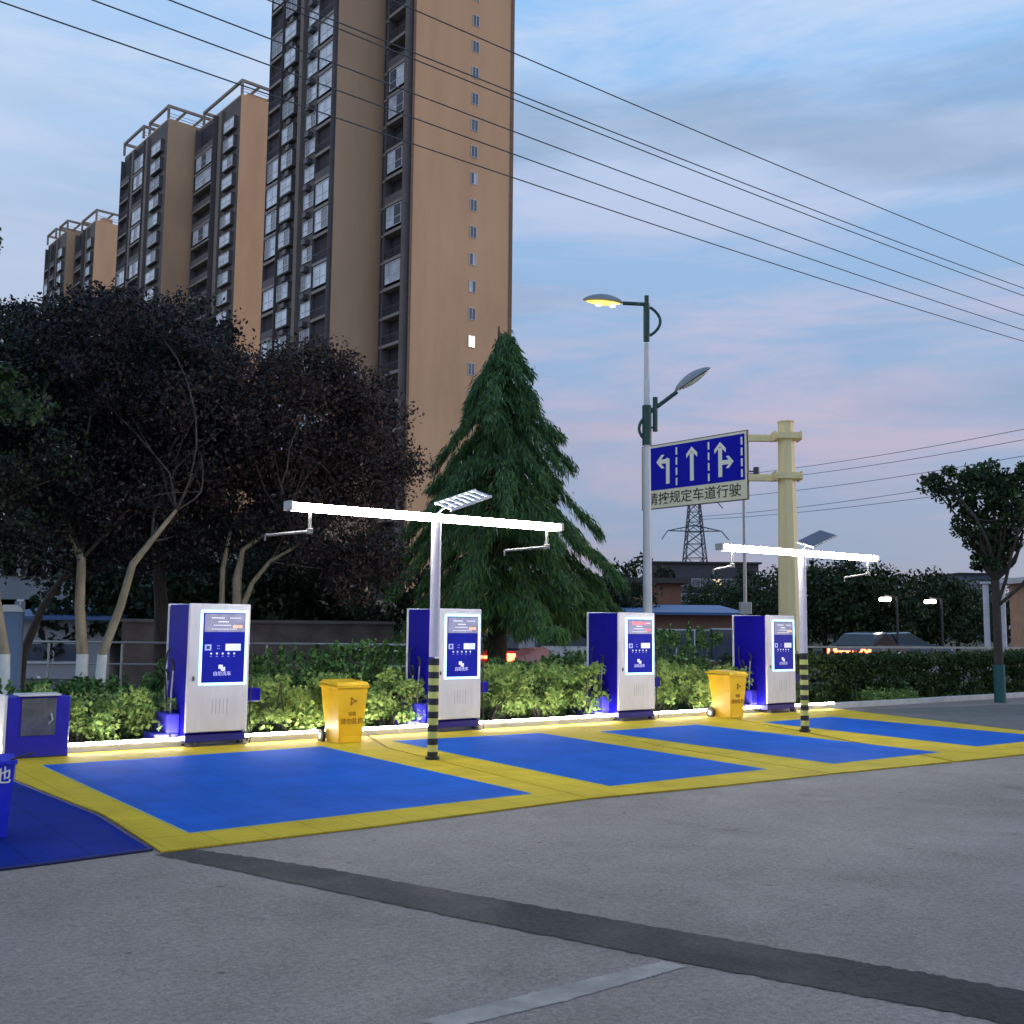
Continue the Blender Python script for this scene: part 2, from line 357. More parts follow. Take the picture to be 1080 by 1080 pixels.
# loops on the front edge as seen in the photo
dm = [g(-60, 812), g(8, 822), g(105, 862), g(160, 897.5), g(60, 911), g(-60, 926)]
cx, cy = dm[3]
o = [(x-cx, y-cy) for x, y in dm]
if sum((o[i][0]*o[(i+1) % 6][1]-o[(i+1) % 6][0]*o[i][1]) for i in range(6)) < 0: o = o[::-1]
t = thing('floor_mat', 'plain dark blue mat without any border at the far left', 'floor mat', RW(cx, cy), TH, 'mats of the wash bays')
MB().prism(o, .002, .012).build('grating', MDARK, t)
e_ = MB(); a = o[0]
for i in range(6):
    p, q_ = Vector((*o[i], 0)), Vector((*o[(i+1) % 6], 0)); e_.tube([p+Vector((0, 0, .01)), q_+Vector((0, 0, .01))], .012, 6)
e_.build('edge_trim', mat('navy_trim', (.004, .008, .09), .5), t)
# ------------------------------------------------------------------ LED strip on the kerb
LEDK = mat('led_white', (.9, .9, .9), .4, emit=(1.0, .93, .84), estr=62)
lk = thing('light_strip', 'glowing white LED strip running along the kerb behind the mats', 'light strip', RW(10.2, KV-.012), TH)
u1 = guv(886, 748)[0]
MB().box(1.2-10.2, u1-10.2, -.012, .024, .095, .128).build('diffuser', LEDK, lk)
MB().box(1.2-10.2, u1-10.2, -.016, .008, .082, .0945).build('housing', STEEL, lk)
# ------------------------------------------------------------------ wash machines
VM = 13.62
LEDF = mat('led_frame', (.9, .95, 1), .4, emit=(.32, .72, 1.0), estr=1.6)
SCR = mat('screen_blue', (.008, .012, .28), .3, emit=(.004, .015, .35), estr=.28, spec=.2, var=.25, scale=3)
DISP = mat('display_grey', (.3, .3, .42), .2, emit=(.25, .24, .38), estr=.35, var=.25, scale=6)
LBL = mat('label_white', (.85, .85, .88), .4, emit=(.8, .85, 1), estr=.35)
DOORW = mat('cabinet_white', (.70, .66, .69), .45, var=.09, scale=2.2, coat=.05, stretch=(2.5, 1, .6))
def machine(red=False):
    Wd = .83; h0, h1 = .13, 1.85
    t = thing('wash_machine', 'x', 'car wash machine', (0, 0, 0), TH, 'car wash machines along the kerb')
    # body: front door slab, blue carcass, pale rear trim
    MB().box(-Wd/2+.015, Wd/2-.015, .055, .83, h0+.03, h1-.012, b=.012).build('cabinet', BLUE, t)
    MB().box(-Wd/2, Wd/2, .83+.002, .865, h0-.02, h1+.004, b=.006).build('rear_trim', W_, t)
    d = MB().box(-Wd/2, Wd/2, 0, .053, h0+.06, h1, b=.012)
    dr = d.build('door', DOORW, t)
    v = MB()
    for i in range(5): v.box(-.07+i*.05-.004, -.07+i*.05+.004, -.003, .004, .42, .62)
    v.build('vent', mat('vent_grey', (.5, .48, .5), .5), dr)
    MB().tube([(-.335, -.018, .88), (-.335, .0, .88)], .014, 12).box(-.347, -.323, -.012, -.002, .85, .91, b=.003).build('lock', mat('lock_metal', (.15, .14, .13), .4, .8), dr)
    # light frame
    x0, x1, z0, z1 = -.27, .375, .79, 1.765; wd = .032
    r = MB()
    r.box(x0, x1, -.016, -.002, z1-wd, z1, b=.005).box(x0, x1, -.016, -.002, z0, z0+wd, b=.005)
    r.box(x0, x0+wd, -.016, -.002, z0+wd+.001, z1-wd-.001).box(x1-wd, x1, -.016, -.002, z0+wd+.001, z1-wd-.001)
    r.build('light_frame', LEDF, t)
    s = MB().box(x0+wd+.002, x1-wd-.002, -.010, -.003, z0+wd+.002, z1-wd-.002).build('control_panel', SCR, t)
    X = lambda f: x0+wd+(x1-x0-2*wd)*f
    Z = lambda f: z1-wd-(z1-z0-2*wd)*f
    MB().box(X(.04), X(.98), -.014, -.0105, Z(.275), Z(.015), b=.001).build('display', DISP, s)
    tx = MB()
    for zz, xa, xb, th_ in ((.075, .2, .5, .008), (.075, .62, .9, .006), (.13, .35, .6, .008), (.18, .25, .66, .006), (.235, .2, .8, .004)):
        n = int((xb-xa)/.035)
        tx = MB()
        for k in range(n): tx.box(X(xa+(xb-xa)*k/n), X(xa+(xb-xa)*(k+.7)/n), -.0162, -.0142, Z(zz)-th_, Z(zz)+th_)
        tx.build('display_text', mat('display_text_white', (.7, .7, .75), .4, emit=(.6, .6, .7), estr=.8), s)
    tx = MB()
    for k in range(2): tx.box(X(.70+k*.13), X(.82+k*.10), -.0165, -.0142, Z(.2)-.018, Z(.2)+.02, b=.001)
    if red: tx.box(X(.2), X(.75), -.0165, -.0142, Z(.075)-.022, Z(.075)+.022)
    tx.build('display_digits', mat('digit_red' if red else 'digit_amber', (.8, .2, .2), .4, emit=(.9, .12, .18) if red else (.85, .6, .35), estr=1.0), s)
    # card reader square, slot label
    c = MB().box(X(.06), X(.21), -.014, -.0105, Z(.54), Z(.455), b=.002)
    c.build('card_reader', mat('reader_lilac', (.4, .42, .8), .4, emit=(.3, .35, .8), estr=.5), s)
    MB().box(X(.10), X(.17), -.0165, -.0145, Z(.52), Z(.475)).build('reader_icon', mat('reader_icon_blue', (.03, .03, .3), .4), s)
    MB().box(X(.54), X(.9), -.014, -.0105, Z(.545), Z(.445), b=.002).build('payment_label', LBL, s)
    for k in range(5):
        xx = X(.21+k*.135); MB().tube([(xx, -.016, Z(.585)), (xx, -.0105, Z(.585))], .013, 12).build('button', LBL, s)
    b = MB()
    for k in range(5):
        xx = X(.21+k*.135)
        for q in (-.012, .003): b.box(xx+q, xx+q+.009, -.0128, -.0105, Z(.625)-.006, Z(.625)+.006)
    for q in range(4): b.box(X(.35)+.02*(q % 2), X(.35)+.02*(q % 2)+.012, -.0128, -.0105, Z(.475+.04*(q//2))-.006, Z(.475+.04*(q//2))+.006)
    b.build('button_caption', mat('caption_lilac', (.35, .35, .75), .4, emit=(.2, .2, .6), estr=.4), s)
    b = MB()
    b.M = Matrix.Translation((X(.47), 0, Z(.79)))
    b.box(-.045, .012, -.0135, -.0105, -.012, .04, b=.002).box(-.012, .045, -.0165, -.014, -.04, .012, b=.002)
    b.build('emblem', mat('emblem_white', (.7, .7, .85), .4, emit=(.55, .55, .85), estr=.6), s)
    b = MB(); text_mesh(b, '自助洗车', .062, face_front(X(.48), -.0125, Z(.875)), depth=.0012)
    b.build('lettering', mat('lettering_lilac', (.6, .6, .85), .4, emit=(.4, .4, .75), estr=.5), s)
    # plinth and floor stand
    MB().box(-Wd/2+.01, Wd/2-.01, .02, .8, h0-.06, h0+.028).build('plinth', mat('plinth_navy', (.012, .01, .2), .5), t)
    f = MB()
    for xx in (-.36, .30): f.box(xx, xx+.06, -.04, .075, .012, .068, b=.006)
    f.box(-.40, .40, -.05, .07, .006, .03, b=.004)
    f.build('foot', mat('stand_dark', (.05, .045, .05), .6), t)
    # left-hand shoe with lances
    sh = MB().box(-Wd/2-.30, -Wd/2+.013, .28, .74, .02, .17, b=.01).box(-Wd/2-.15, -Wd/2+.013, .26, .78, .172, .42, b=.01)
    sh.build('lance_shoe', mat('shoe_blue', (.05, .045, .55), .4, coat=.2), t)
    for k, (yy, zt) in enumerate(((.38, 1.0), (.56, .86))):
        l = MB(); x = -Wd/2-.06
        l.tube([(x, yy+.02, .40), (x-.01, yy, .7), (x+.0, yy-.02, zt)], .012, 8)
        l.build('spray_lance', STEEL, t)
        MB().tube([(x, yy-.02, zt-.02), (x-.02, yy-.06, zt+.07), (x-.03, yy-.02, zt+.12)], .018, 8).build('grip', BLACK, t)
    h = MB(); x = -Wd/2-.07
    h.tube([(x, .50, .42), (x-.04, .44, .55), (x-.03, .52, .78), (x-.02, .62, .98), (x+.02, .66, 1.2), (x+.06, .66, 1.25)], .011, 8)
    h.tube([(x, .30, .42), (x-.03, .27, .2), (x-.02, .24, .06), (x+.1, .1, .03)], .011, 8)
    h.build('hose', BLACK, t)
    # right-hand shelf box and its hose
    MB().box(Wd/2+.002, Wd/2+.22, .10, .42, .56, .73, b=.012).build('side_box', BLUE, t)
    h = MB(); h.tube([(Wd/2+.03, .03, 1.5), (Wd/2+.035, .0, 1.1), (Wd/2+.04, .0, .7), (Wd/2+.02, -.01, .35), (Wd/2+.05, -.03, .12), (Wd/2+.02, -.05, .03)], .009, 8)
    h.tube([(Wd/2+.05, .2, .56), (Wd/2+.06, .15, .3), (Wd/2+.05, .1, .04)], .012, 8)
    h.build('side_hose', BLACK, t)
    return t
labs = ['car wash machine between the white based tree and a yellow bin, nearest of the four', 'car wash machine half hidden behind the nearer striped pole',
        'car wash machine with a red line on its display, below the street lamp', 'farthest car wash machine, beside the farther yellow bin']
m0 = machine(); m2_ = None
for i, uc_ in enumerate((5.19, 8.965, 12.6, 16.24)):
    if i == 0: o = m0
    elif i == 2: o = machine(True)
    else: o = copy_tree(m0)
    o.location = RW(uc_, VM+[0, .02, -.02, -.12][i]); o['label'] = labs[i]
    o.rotation_euler.z = TH+[0, .02, -.01, .015][i]
# vacuum cabinet at the far left
t = thing('vacuum_cabinet', 'low blue cabinet with a glossy grey sloping lid at the left end of the kerb', 'cabinet', RW(2.96, 13.45), TH)
MB().box(-.33, .36, 0, .5, .012, .72, b=.012).build('housing', mat('vac_blue', (.02, .015, .42), .35, coat=.2), t)
MB().box(-.365, -.335, -.01, .5, .012, .74, b=.006).build('side_trim', W_, t)
MB().box(-.18, .20, -.012, -.002, .27, .70, b=.004).build('panel', mat('glossy_grey', (.16, .16, .17), .08, .3, var=.3, scale=5), t)
MB().box(-.22, .24, -.05, .3, .725, .75, b=.006).build('lid', W_, t)
MB().tube([(.14, -.02, .52), (.16, -.03, .45), (.13, -.03, .42), (.12, -.02, .40)], .012, 8).build('handle', STEEL, t)
MB().box(-.3, .33, -.004, .4, .016, .03).build('base', BLACK, t)
# blue tub near the left edge
p = G(-29, 888); t = thing('wash_tub', 'bright blue tapered tub with a white 池 at the left picture edge', 'tub', (p.x, p.y, 0), .5)
tb = MB().frustum((-.22, .22, 0, .4), .014, (-.25, .25, -.03, .44), .545)
tb.frustum((-.265, .265, -.045, .455), .547, (-.265, .265, -.045, .455), .57)
tb.build('basin', mat('tub_blue', (.015, .03, .62), .35, var=.1), t)
b = MB(); text_mesh(b, '池', .13, Matrix.Translation((.165, -.032, .46)) @ Matrix.Rotation(PI/2-.05, 4, 'X'), depth=.002)
b.build('lettering', mat('letter_white', (.85, .85, .7), .5), t)
MB().tube([(.22, -.03, .578), (.3, .0, .60), (.38, .05, .615)], .008, 6).build('handle', BLACK, t)
# ------------------------------------------------------------------ yellow bins
YEL = mat('bin_yellow', (.80, .47, .01), .4, var=.1, scale=3); INK = mat('bin_print', (.30, .12, .01), .6)
def wheelie():
    t = thing('waste_bin', 'x', 'waste bin', (0, 0, 0), TH, 'yellow wheeled waste bins')
    b = MB().frustum((-.17, .17, 0, .36), .02, (-.225, .225, -.045, .45), .74)
    b.box(-.245, .245, -.065, .47, .742, .775, b=.006)
    b.box(-.14, .14, -.012, .0, .02, .10, b=.004)
    b.build('bin_body', YEL, t)
    l = MB().add([(-.24, -.07, .78), (.24, -.07, .78), (.24, .45, .80), (-.24, .45, .80), (-.22, -.03, .82), (.22, -.03, .82), (.22, .42, .845), (-.22, .42, .845)],
        [(3, 2, 1, 0), (4, 5, 6, 7), (0, 1, 5, 4), (1, 2, 6, 5), (2, 3, 7, 6), (3, 0, 4, 7)])
    l.build('lid', YEL, t)
    MB().tube([(-.2, .47, .79), (-.2, .54, .80), (.2, .54, .80), (.2, .47, .79)], .014, 8).build('handle', YEL, t)
    for s in (-1, 1):
        w_ = MB().tube([(s*.20, .40, .09), (s*.25, .40, .09)], .088, 20, smooth=False)
        wo = w_.build('wheel', BLACK, t)
        MB().tube([(s*.251, .40, .09), (s*.256, .40, .09)], .045, 16).build('hub', W_, wo)
    tl = math.atan2(.045, .72)
    def on(z): return Matrix.Translation((.01, -.045*(z-.02)/.72-.004, z)) @ Matrix.Rotation(PI/2+tl, 4, 'X')
    p_ = MB(); text_mesh(p_, '请勿乱扔', .085, on(.30), depth=.0015); text_mesh(p_, '垃圾', .06, on(.40), depth=.0015); 
    # recycling triangle made of three bent bars
    for k in range(3):
        a = k*2*PI/3+PI/2; old = p_.M; p_.M = on(.57) @ Matrix.Rotation(a, 4, 'Z')
        p_.prism([(-.045, .028), (.03, .028), (.03, .045), (.062, .02), (.03, -.002), (.03, .014), (-.045, .014)][::-1], 0, .003); p_.M = old
    p_.build('lettering', INK, t)
    return t
b0 = wheelie(); b0.location = RW(guv(360, 783)[0], 12.98); b0['label'] = 'yellow wheeled bin in front of the hedge beside the nearest wash machine'
b1 = copy_tree(b0); b1.location = RW(guv(761, 756.5)[0], 13.08); b1['label'] = 'yellow wheeled bin standing against the farthest wash machine'
b1.rotation_euler.z = TH+.04
# ------------------------------------------------------------------ LED pole lights
TUBE = mat('led_tube', (.9, .9, .9), .4, emit=(1.0, .97, .84), estr=58)
def pole_light(u, v, hgt, left, right, panel):
    t = thing('pole_light', 'x', 'pole light', RW(u, v), TH, 'striped T shaped pole lights')
    MB().tube([(0, 0, 1.22), (0, 0, hgt-.03)], .062, 16).build('pole', mat('pole_white', (.62, .58, .66), .4, var=.08), t)
    k = MB(); z = .03; i = 0
    k.tube([(0, 0, .012), (0, 0, .05)], .085, 16, mi=0)
    while z < 1.2:
        k.tube([(0, 0, z+.0), (0, 0, z+.078)], .064, 16, mi=i % 2); z += .078; i += 1
    k.build('striped_sleeve', [BLACK, mat('stripe_yellow', (.60, .60, .16), .5)], t)
    MB().box(-left, right, -.04, .04, hgt-.03, hgt+.03, b=.006).build('arm', W_, t)
    MB().box(-left+.01, right-.01, -.068, -.042, hgt-.042, hgt+.036, b=.018).build('led_tube', TUBE, t)
    MB().box(-left+.01, right-.01, .042, .068, hgt-.048, hgt+.044, b=.012).build('led_tube', TUBE, t)
    for xx in (-left, right-.03): MB().box(xx-.012, xx+.042, -.074, .074, hgt-.056, hgt+.052, b=.008).build('end_cap', STEEL, t)
    # small tilted solar panel on top
    s = MB(); s.M = Matrix.Translation((.12, .02, hgt+.13)) @ Matrix.Rotation(-.35, 4, 'Y') @ Matrix.Rotation(.35, 4, 'X')
    if panel: s.box(-.02, .62, -.16, .16, 0, .025, mi=0); s.box(.0, .6, -.14, .14, .026, .03, mi=1)
    else:
        for yy in (-.17, .15): s.box(-.02, .62, yy, yy+.02, 0, .03, mi=0)
        for i in range(7): s.box(i*.095, i*.095+.045, -.15, .15, .004, .02, mi=0)  # white slats: tube light on the underside put into their colour
    s.build('solar_panel', [STEEL if panel else W_, mat('solar_cell', (.02, .03, .08), .15)], t)
    MB().tube([(0, 0, hgt+.032), (.1, .02, hgt+.12), (.3, .04, hgt+.2)], .015, 8).build('panel_bracket', STEEL, t)
    for x, ang, ln in ((-left+.28, 2.5, .75), (right-.22, 2.9, .75)):
        b = MB().tube([(x, 0, hgt-.05), (x, 0, hgt-.24)], .018, 8).box(x-.03, x+.03, -.03, .03, hgt-.30, hgt-.235, b=.006)
        b.tube([(x, 0, hgt-.27), (x+math.cos(ang)*ln, -math.sin(ang)*ln*.4, hgt-.36)], .016, 8)
        b.tube([(x+math.cos(ang)*ln, -math.sin(ang)*ln*.4, hgt-.36), (x+math.cos(ang)*ln, -math.sin(ang)*ln*.4, hgt-.42)], .01, 6)
        b.build('hose_boom', mat('boom_grey', (.2, .2, .21), .45, .3), t)
    return t
a = pole_light(6.82, 10.92, 2.9, 1.95, 1.92, False); a['label'] = 'nearer T shaped LED pole with black and yellow foot, between the first two mats'
a = pole_light(13.54, 10.82, 2.79, 1.88, 1.92, True); a['label'] = 'farther T shaped LED pole with black and yellow foot, left of the last mat'
# ------------------------------------------------------------------ street lamp
YL = 24.5
b_ = at(683, 660, YL); tp = at(686, 318, YL); Xl = b_.x
def zat(py, Y=YL, px=685): return at(px, py, Y).z
DG = mat('dark_green_metal', (.012, .06, .05), .4)
t = thing('street_lamp', 'tall white street lamp with two dark green arms, one head lit yellow', 'street lamp', (Xl, YL, 0), 0)
zz1 = zat(440); zz2 = zat(320)
MB().tube([(0, 0, 0), (0, 0, zat(472)), (0, 0, zat(362))], [.12, .085, .055], 16).build('pole', mat('lamp_pole_white', (.62, .63, .66), .35, var=.05), t)
MB().tube([(0, 0, zat(470)+.005), (0, 0, zat(428))], .11, 12).build('sleeve', DG, t)
MB().tube([(.0, 0, zat(360)), (0, 0, zat(320))], .075, 12).build('sleeve', DG, t)
def px2x(px, py): return at(px, py, YL).x-Xl
s1 = MB()
s1.tube([(px2x(682, 347), 0, zat(347)), (px2x(682, 312), 0, zat(312))], .055, 10)
s1.tube([(0, 0, zat(321)), (px2x(657, 320), 0, zat(320))], .045, 10)
arc = [(px2x(685.5+11*math.sin(q*PI/8)**.8 if 0<q<8 else 685.5, 324+30*q/8), 0, zat(324+30*(q/8))) for q in range(9)]
s1.tube(arc, .035, 8); s1.box(px2x(682, 340), 0, -.02, .02, zat(342), zat(340)); s1.box(px2x(682, 340), 0, -.02, .02, zat(330), zat(328))
s1.build('upper_arm', DG, t)
s2 = MB()
s2.tube([(px2x(691, 455), 0, zat(455)), (px2x(691, 419), 0, zat(419))], .06, 10)
s2.tube([(0, 0, zat(437)), (px2x(714, 413), 0, zat(413))], .05, 10)
arc = [(px2x(684-10*math.sin(q*PI/8)**.8 if 0<q<8 else 684, 437+30*q/8), 0, zat(437+30*(q/8))) for q in range(9)]
s2.tube(arc, .035, 8); s2.box(0, px2x(691, 340), -.02, .02, zat(452), zat(450)); s2.box(0, px2x(691, 340), -.02, .02, zat(432), zat(430))
s2.build('lower_arm', DG, t)
def lamp_head(cx, cz, ang, ln, wd, on):
    M_ = Matrix.Translation((cx, 0, cz)) @ (Matrix.Diagonal((-1, 1, 1, 1)) if on else Matrix.Identity(4)) @ Matrix.Rotation(ang, 4, 'Y')
    n = 14; vs = []; top = []; 
    sh = MB(); sh.M = M_
    for i in range(n+1):
        f = i/n; x = f*ln; w_ = wd*(math.sin(PI*min(1, f*1.0))**.55 if 0 < f < 1 else .12); hh = .02+.12*math.sin(PI*f)**.7 if 0 < f < 1 else .02
        for k in range(9):
            a = PI*k/8; vs.append((x, math.cos(a)*w_, math.sin(a)*hh*1.3))
    fs = [(i*9+k, i*9+k+1, (i+1)*9+k+1, (i+1)*9+k) for i in range(n) for k in range(8)]
    sh.add(vs, fs, 0, True); o = sh.build('lamp_head', mat('lamp_grey', (.22, .25, .28), .4), t)
    gl = MB(); gl.M = M_; vs = []
    for i in range(n+1):
        f = i/n; x = ln*(.06+.88*f); w_ = wd*.86*(math.sin(PI*f)**.55 if 0 < f < 1 else .05)
        for k in range(5): vs.append((x, (k/2-1)*w_, -.02-.07*math.sin(PI*f if 0 < f < 1 else 0)*(1-(k/2-1)**2)))
    gl.add(vs, [(i*5+k, (i+1)*5+k, (i+1)*5+k+1, i*5+k+1) for i in range(n) for k in range(4)], 0, True)
    gl.build('diffuser', mat('lamp_on', (.9, .8, .5), .4, emit=(1, .66, .13), estr=1.5) if on else mat('lamp_off', (.62, .68, .62), .25), o)
    if on:
        bb = MB(); bb.M = M_
        for xx in (.25, .6): bb.add([(xx*ln+.07*math.cos(a)*r_, .07*math.sin(a)*r_, -.10-.03*(1-r_)) for r_ in (1, .4) for a in [k*PI/4 for k in range(8)]], [(k, (k+1) % 8, 8+(k+1) % 8, 8+k) for k in range(8)]+[tuple(range(8, 16))])
        bb.build('bulb', mat('bulb', (1, .9, .6), .4, emit=(1, .72, .2), estr=9), o)
lamp_head(px2x(657, 320), zat(320), -.07, .95, .19, True)
lamp_head(px2x(712, 414), zat(413), -.60, 1.02, .2, False)
# ------------------------------------------------------------------ lane sign on its mast
YS = 28.0
CREAM = mat('cream_paint', (.92, .76, .40), .5, var=.08, scale=2, stretch=(3, 3, .4))
bx = at(826, 560, YS)
t = thing('traffic_sign', 'large blue lane arrow sign with white lower strip on a cream mast with two brackets', 'traffic sign', (bx.x+.12, YS, 0), 0)
ox, oy = bx.x+.12, YS
pst = MB()
ztop = at(818, 446, YS).z
n = 8
def octa(r, z, dx=0): return [(dx+r*math.cos(PI/8+k*PI/4), r*math.sin(PI/8+k*PI/4), z) for k in range(8)]
lv = [(.30, 0), (.26, 3.2), (.21, ztop)]
vs = []
for r, z in lv: vs += octa(r, z)
pst.add(vs, [(i*8+k, i*8+(k+1) % 8, (i+1)*8+(k+1) % 8, (i+1)*8+k) for i in range(2) for k in range(8)])
pst.tube([(0, 0, ztop), (0, 0, ztop+.04)], .23, 8, smooth=False)
pst.tube([(0, 0, 0), (0, 0, .06)], .42, 8, smooth=False)
pst.build('mast', CREAM, t)
# sign panel corners
A1 = at(787.3, 454, 28.2); A0 = at(787, 526, 28.2)
s_dir = Vector((at(-397, 637, 10).x, 10, 0)).normalized()        # horizontal direction the board runs in
# far end
dd = ray(677.5, 500); tt = None
# solve A1.xy + s*s_dir = k*dd.xy
den = s_dir.x*dd.y-s_dir.y*dd.x; ln = (-A1.x*dd.y+A1.y*dd.x)/den
bw, bh = ln, A1.z-A0.z
ex = -s_dir                       # board local x (left to right as seen)
bo = MB(); B_ = Vector((A1.x, A1.y, A0.z))+s_dir*bw-Vector((ox, oy, 0))
MW = Matrix(((ex.x, ex.y*-1, 0, B_.x), (ex.y, ex.x, 0, B_.y), (0, 0, 1, B_.z), (0, 0, 0, 1)))
# board local: x right, y away from viewer, z up
nrm = Vector((ex.y*-1, ex.x, 0))
SW = mat('sign_white', (.92, .85, .60), .5, var=.03); SB = mat('sign_blue', (.004, .006, .45), .5, var=.06, spec=.1); SK = mat('sign_black', (.03, .025, .01), .5)
bo.M = MW; bo.box(0, bw, 0, .05, 0, bh, b=.01); bo.build('sign_board', [SW], t)
q = MB(); q.M = MW
e1 = .035
q.box(-.02, bw+.02, .0, .06, -.02, -.001).box(-.02, bw+.02, 0, .06, bh+.001, bh+.02).box(-.02, -.001, 0, .06, 0, bh).box(bw+.001, bw+.02, 0, .06, 0, bh)
q.build('sign_frame', mat('sign_frame_grey', (.08, .08, .09), .5), t)
zs = bh*.285
q = MB(); q.M = MW; q.box(.07, bw-.07, -.006, -.001, zs, bh-.07); q.build('blue_field', SB, t)
q = MB(); q.M = MW
fw_ = bw-.14; fh = bh-.07-zs
def bar(x0_, x1_, z0_, z1_): q.box(x0_, x1_, -.012, -.007, z0_, z1_)
for fx in (.055, .345, .665, .975):
    nd = 4; 
    for k in range(nd): bar(.07+fw_*fx-.03, .07+fw_*fx+.03, zs+fh*(.06+k*.235), zs+fh*(.06+k*.235+.17))
def poly(P, dz=0): q.add([(x, -.012, z) for x, z in P]+[(x, -.007, z) for x, z in P], [tuple(range(len(P)))], 0); n_ = len(P); 
cx_ = .07+fw_*.50; zb = zs+fh*.12; zt_ = zs+fh*.84; sw = .075
def head(x, z, a, s=.2):   # arrow head polygon pointing along a
    P = [(0, .30*s/.2), (.62*s, .02*s), (.62*s*1.05, -.55*s), (0.0, .10*s)]
    R2 = lambda p: (x+p[0]*math.cos(a)-p[1]*math.sin(a), z+p[0]*math.sin(a)+p[1]*math.cos(a))
    L_ = [(0, .45), (.75, -.28), (.72, -.72), (.0, -.02)]
    for sx in (1, -1):
        PP = [R2((sx*p0*s, p1*s)) for p0, p1 in L_]
        q.add([(p0, -.0122 if sx > 0 else -.0124, p1) for p0, p1 in PP], [(0, 1, 2, 3) if sx > 0 else (3, 2, 1, 0)])
    C_ = [R2(p) for p in ((0, .45*s), (.36*s, -.1*s), (-.36*s, -.1*s))]
    q.add([(p0, -.0126, p1) for p0, p1 in C_], [(0, 1, 2)])
AR = mat('sign_arrow', (.95, .93, .75), .4, var=.02)
def newq(q):
    q.build('lane_arrow', AR, t); n = MB(); n.M = MW; return n
q.build('lane_divider', AR, t); q = MB(); q.M = MW
bar(cx_-sw*.9, cx_+sw*.9, zb, zt_-.1); head(cx_, zt_-.05, 0, .27)
# left turn arrow
q = newq(q)
cx_ = .07+fw_*.255; bar(cx_-sw*.9, cx_+sw*.9, zb, zs+fh*.70)
q.box(cx_-.30, cx_-sw*.9-.001, -.012, -.007, zs+fh*.60, zs+fh*.70)
q.box(cx_-sw*.9, cx_+sw*.3, -.0119, -.0069, zs+fh*.70, zs+fh*.72); head(cx_-.32, zs+fh*.65, PI/2, .27)
# straight and right
q = newq(q)
cx_ = .07+fw_*.775; bar(cx_-sw*.9, cx_+sw*.9, zb, zt_-.1); head(cx_, zt_-.05, 0, .27)
q.box(cx_+sw*.9+.001, cx_+.34, -.012, -.007, zs+fh*.38, zs+fh*.48); head(cx_+.36, zs+fh*.43, -PI/2, .23)
q.build('lane_arrow', AR, t)
q = MB(); q.M = MW
text_mesh(q, '请按规定车道行驶', bh*.205, Matrix.Translation((bw*.5, -.004, zs*.47)) @ Matrix.Rotation(PI/2, 4, 'X'), depth=.003, xscale=bw*.9/(8*bh*.205))
q.build('lettering', SK, t)
for (pyl, pyr) in ((464, 461), (505, 503)):
    pz = at(800, pyr, YS).z; q = MB(); q.M = Matrix.Identity(4)
    xe = A1.x-ox+.03
    q.box(xe, -.19, .10, .23, pz-.09, pz+.09, b=.008)
    q.box(-.36, .36, -.27, -.24, pz-.06, pz+.10).box(-.36, .36, .24, .27, pz-.06, pz+.10)
    for sx in (-.36, .33): q.box(sx, sx+.03, -.235, .235, pz-.1, pz+.14)
    for sx in (-.30, .27): q.tube([(sx, -.31, pz+.02), (sx, .31, pz+.02)], .02, 6)
    q.build('bracket', CREAM, t)
# slim camera pole behind
Yc = 31.0; p = at(786, 640, Yc)
t = thing('camera_pole', 'slim grey pole carrying a small camera between sign board and cream mast', 'camera pole', (p.x, Yc, 0), 0)
zc = at(780, 480, Yc).z
MB().tube([(0, 0, 0), (0, 0, zc)], [.06, .04], 10).build('pole', STEEL, t)
MB().box(-.16, .16, -.12, .12, 2.0, 2.35, b=.01).build('junction_box', STEEL, t)
MB().box(0, .45, -.02, .02, zc-.5, zc-.46).tube([(.38, 0, zc-.62), (.38, 0, zc-.36)], .09, 10).tube([(.2, -.1, zc-.6), (.26, .1, zc-.56)], .05, 8).build('camera', mat('camera_dark', (.05, .06, .09), .3), t)
# ------------------------------------------------------------------ overhead wires
WIRE = mat('wire_dark', (.05, .055, .07), .6)
wd_ = 0.656
wdir = Vector((math.cos(wd_), math.sin(wd_), 0))
wl = ['topmost overhead cable crossing the sky', 'upper cable of the close pair in the sky', 'lower cable of the close pair in the sky', 'fourth overhead cable from the top', 'second lowest overhead cable across the sky', 'lowest of the overhead cables, passing closest above the lamp']
for k, (py, py2) in enumerate(((55, 280), (97, 304), (104, 312), (138, 333), (162, 348), (187, 360))):
    p0 = at(540, py, 22.0+.25*k)
    # right end solved so that the span meets the second sighting with a little sag
    def proj_y(p):
        d = p-Vector((0, 0, H)); a, b2, c = d.dot(rc), d.dot(uc), d.dot(fw); return 540+F*a/c, 540-F*b2/c
    lo, hi = 0, 200
    for _ in range(50):
        mid = (lo+hi)/2
        if proj_y(p0+wdir*mid)[0] < 1080: lo = mid
        else: hi = mid
    L1 = lo; dr = ray(1080, py2); pw = p0+wdir*L1; kk = pw.y/dr.y; z1 = H+dr.z*kk
    sag = .00055
    slope = (z1-p0.z)/L1 - sag*L1
    pts = []
    for i in range(61):
        s = -34+i*(L1+55)/60; pts.append(p0+wdir*s+Vector((0, 0, slope*s+sag*s*s)))
    c0 = pts[0].copy(); b = MB().tube([p-c0 for p in pts], .014, 5)
    tag(b.build('overhead_cable', WIRE, loc=c0), wl[k], 'cable', 'overhead cables across the sky')
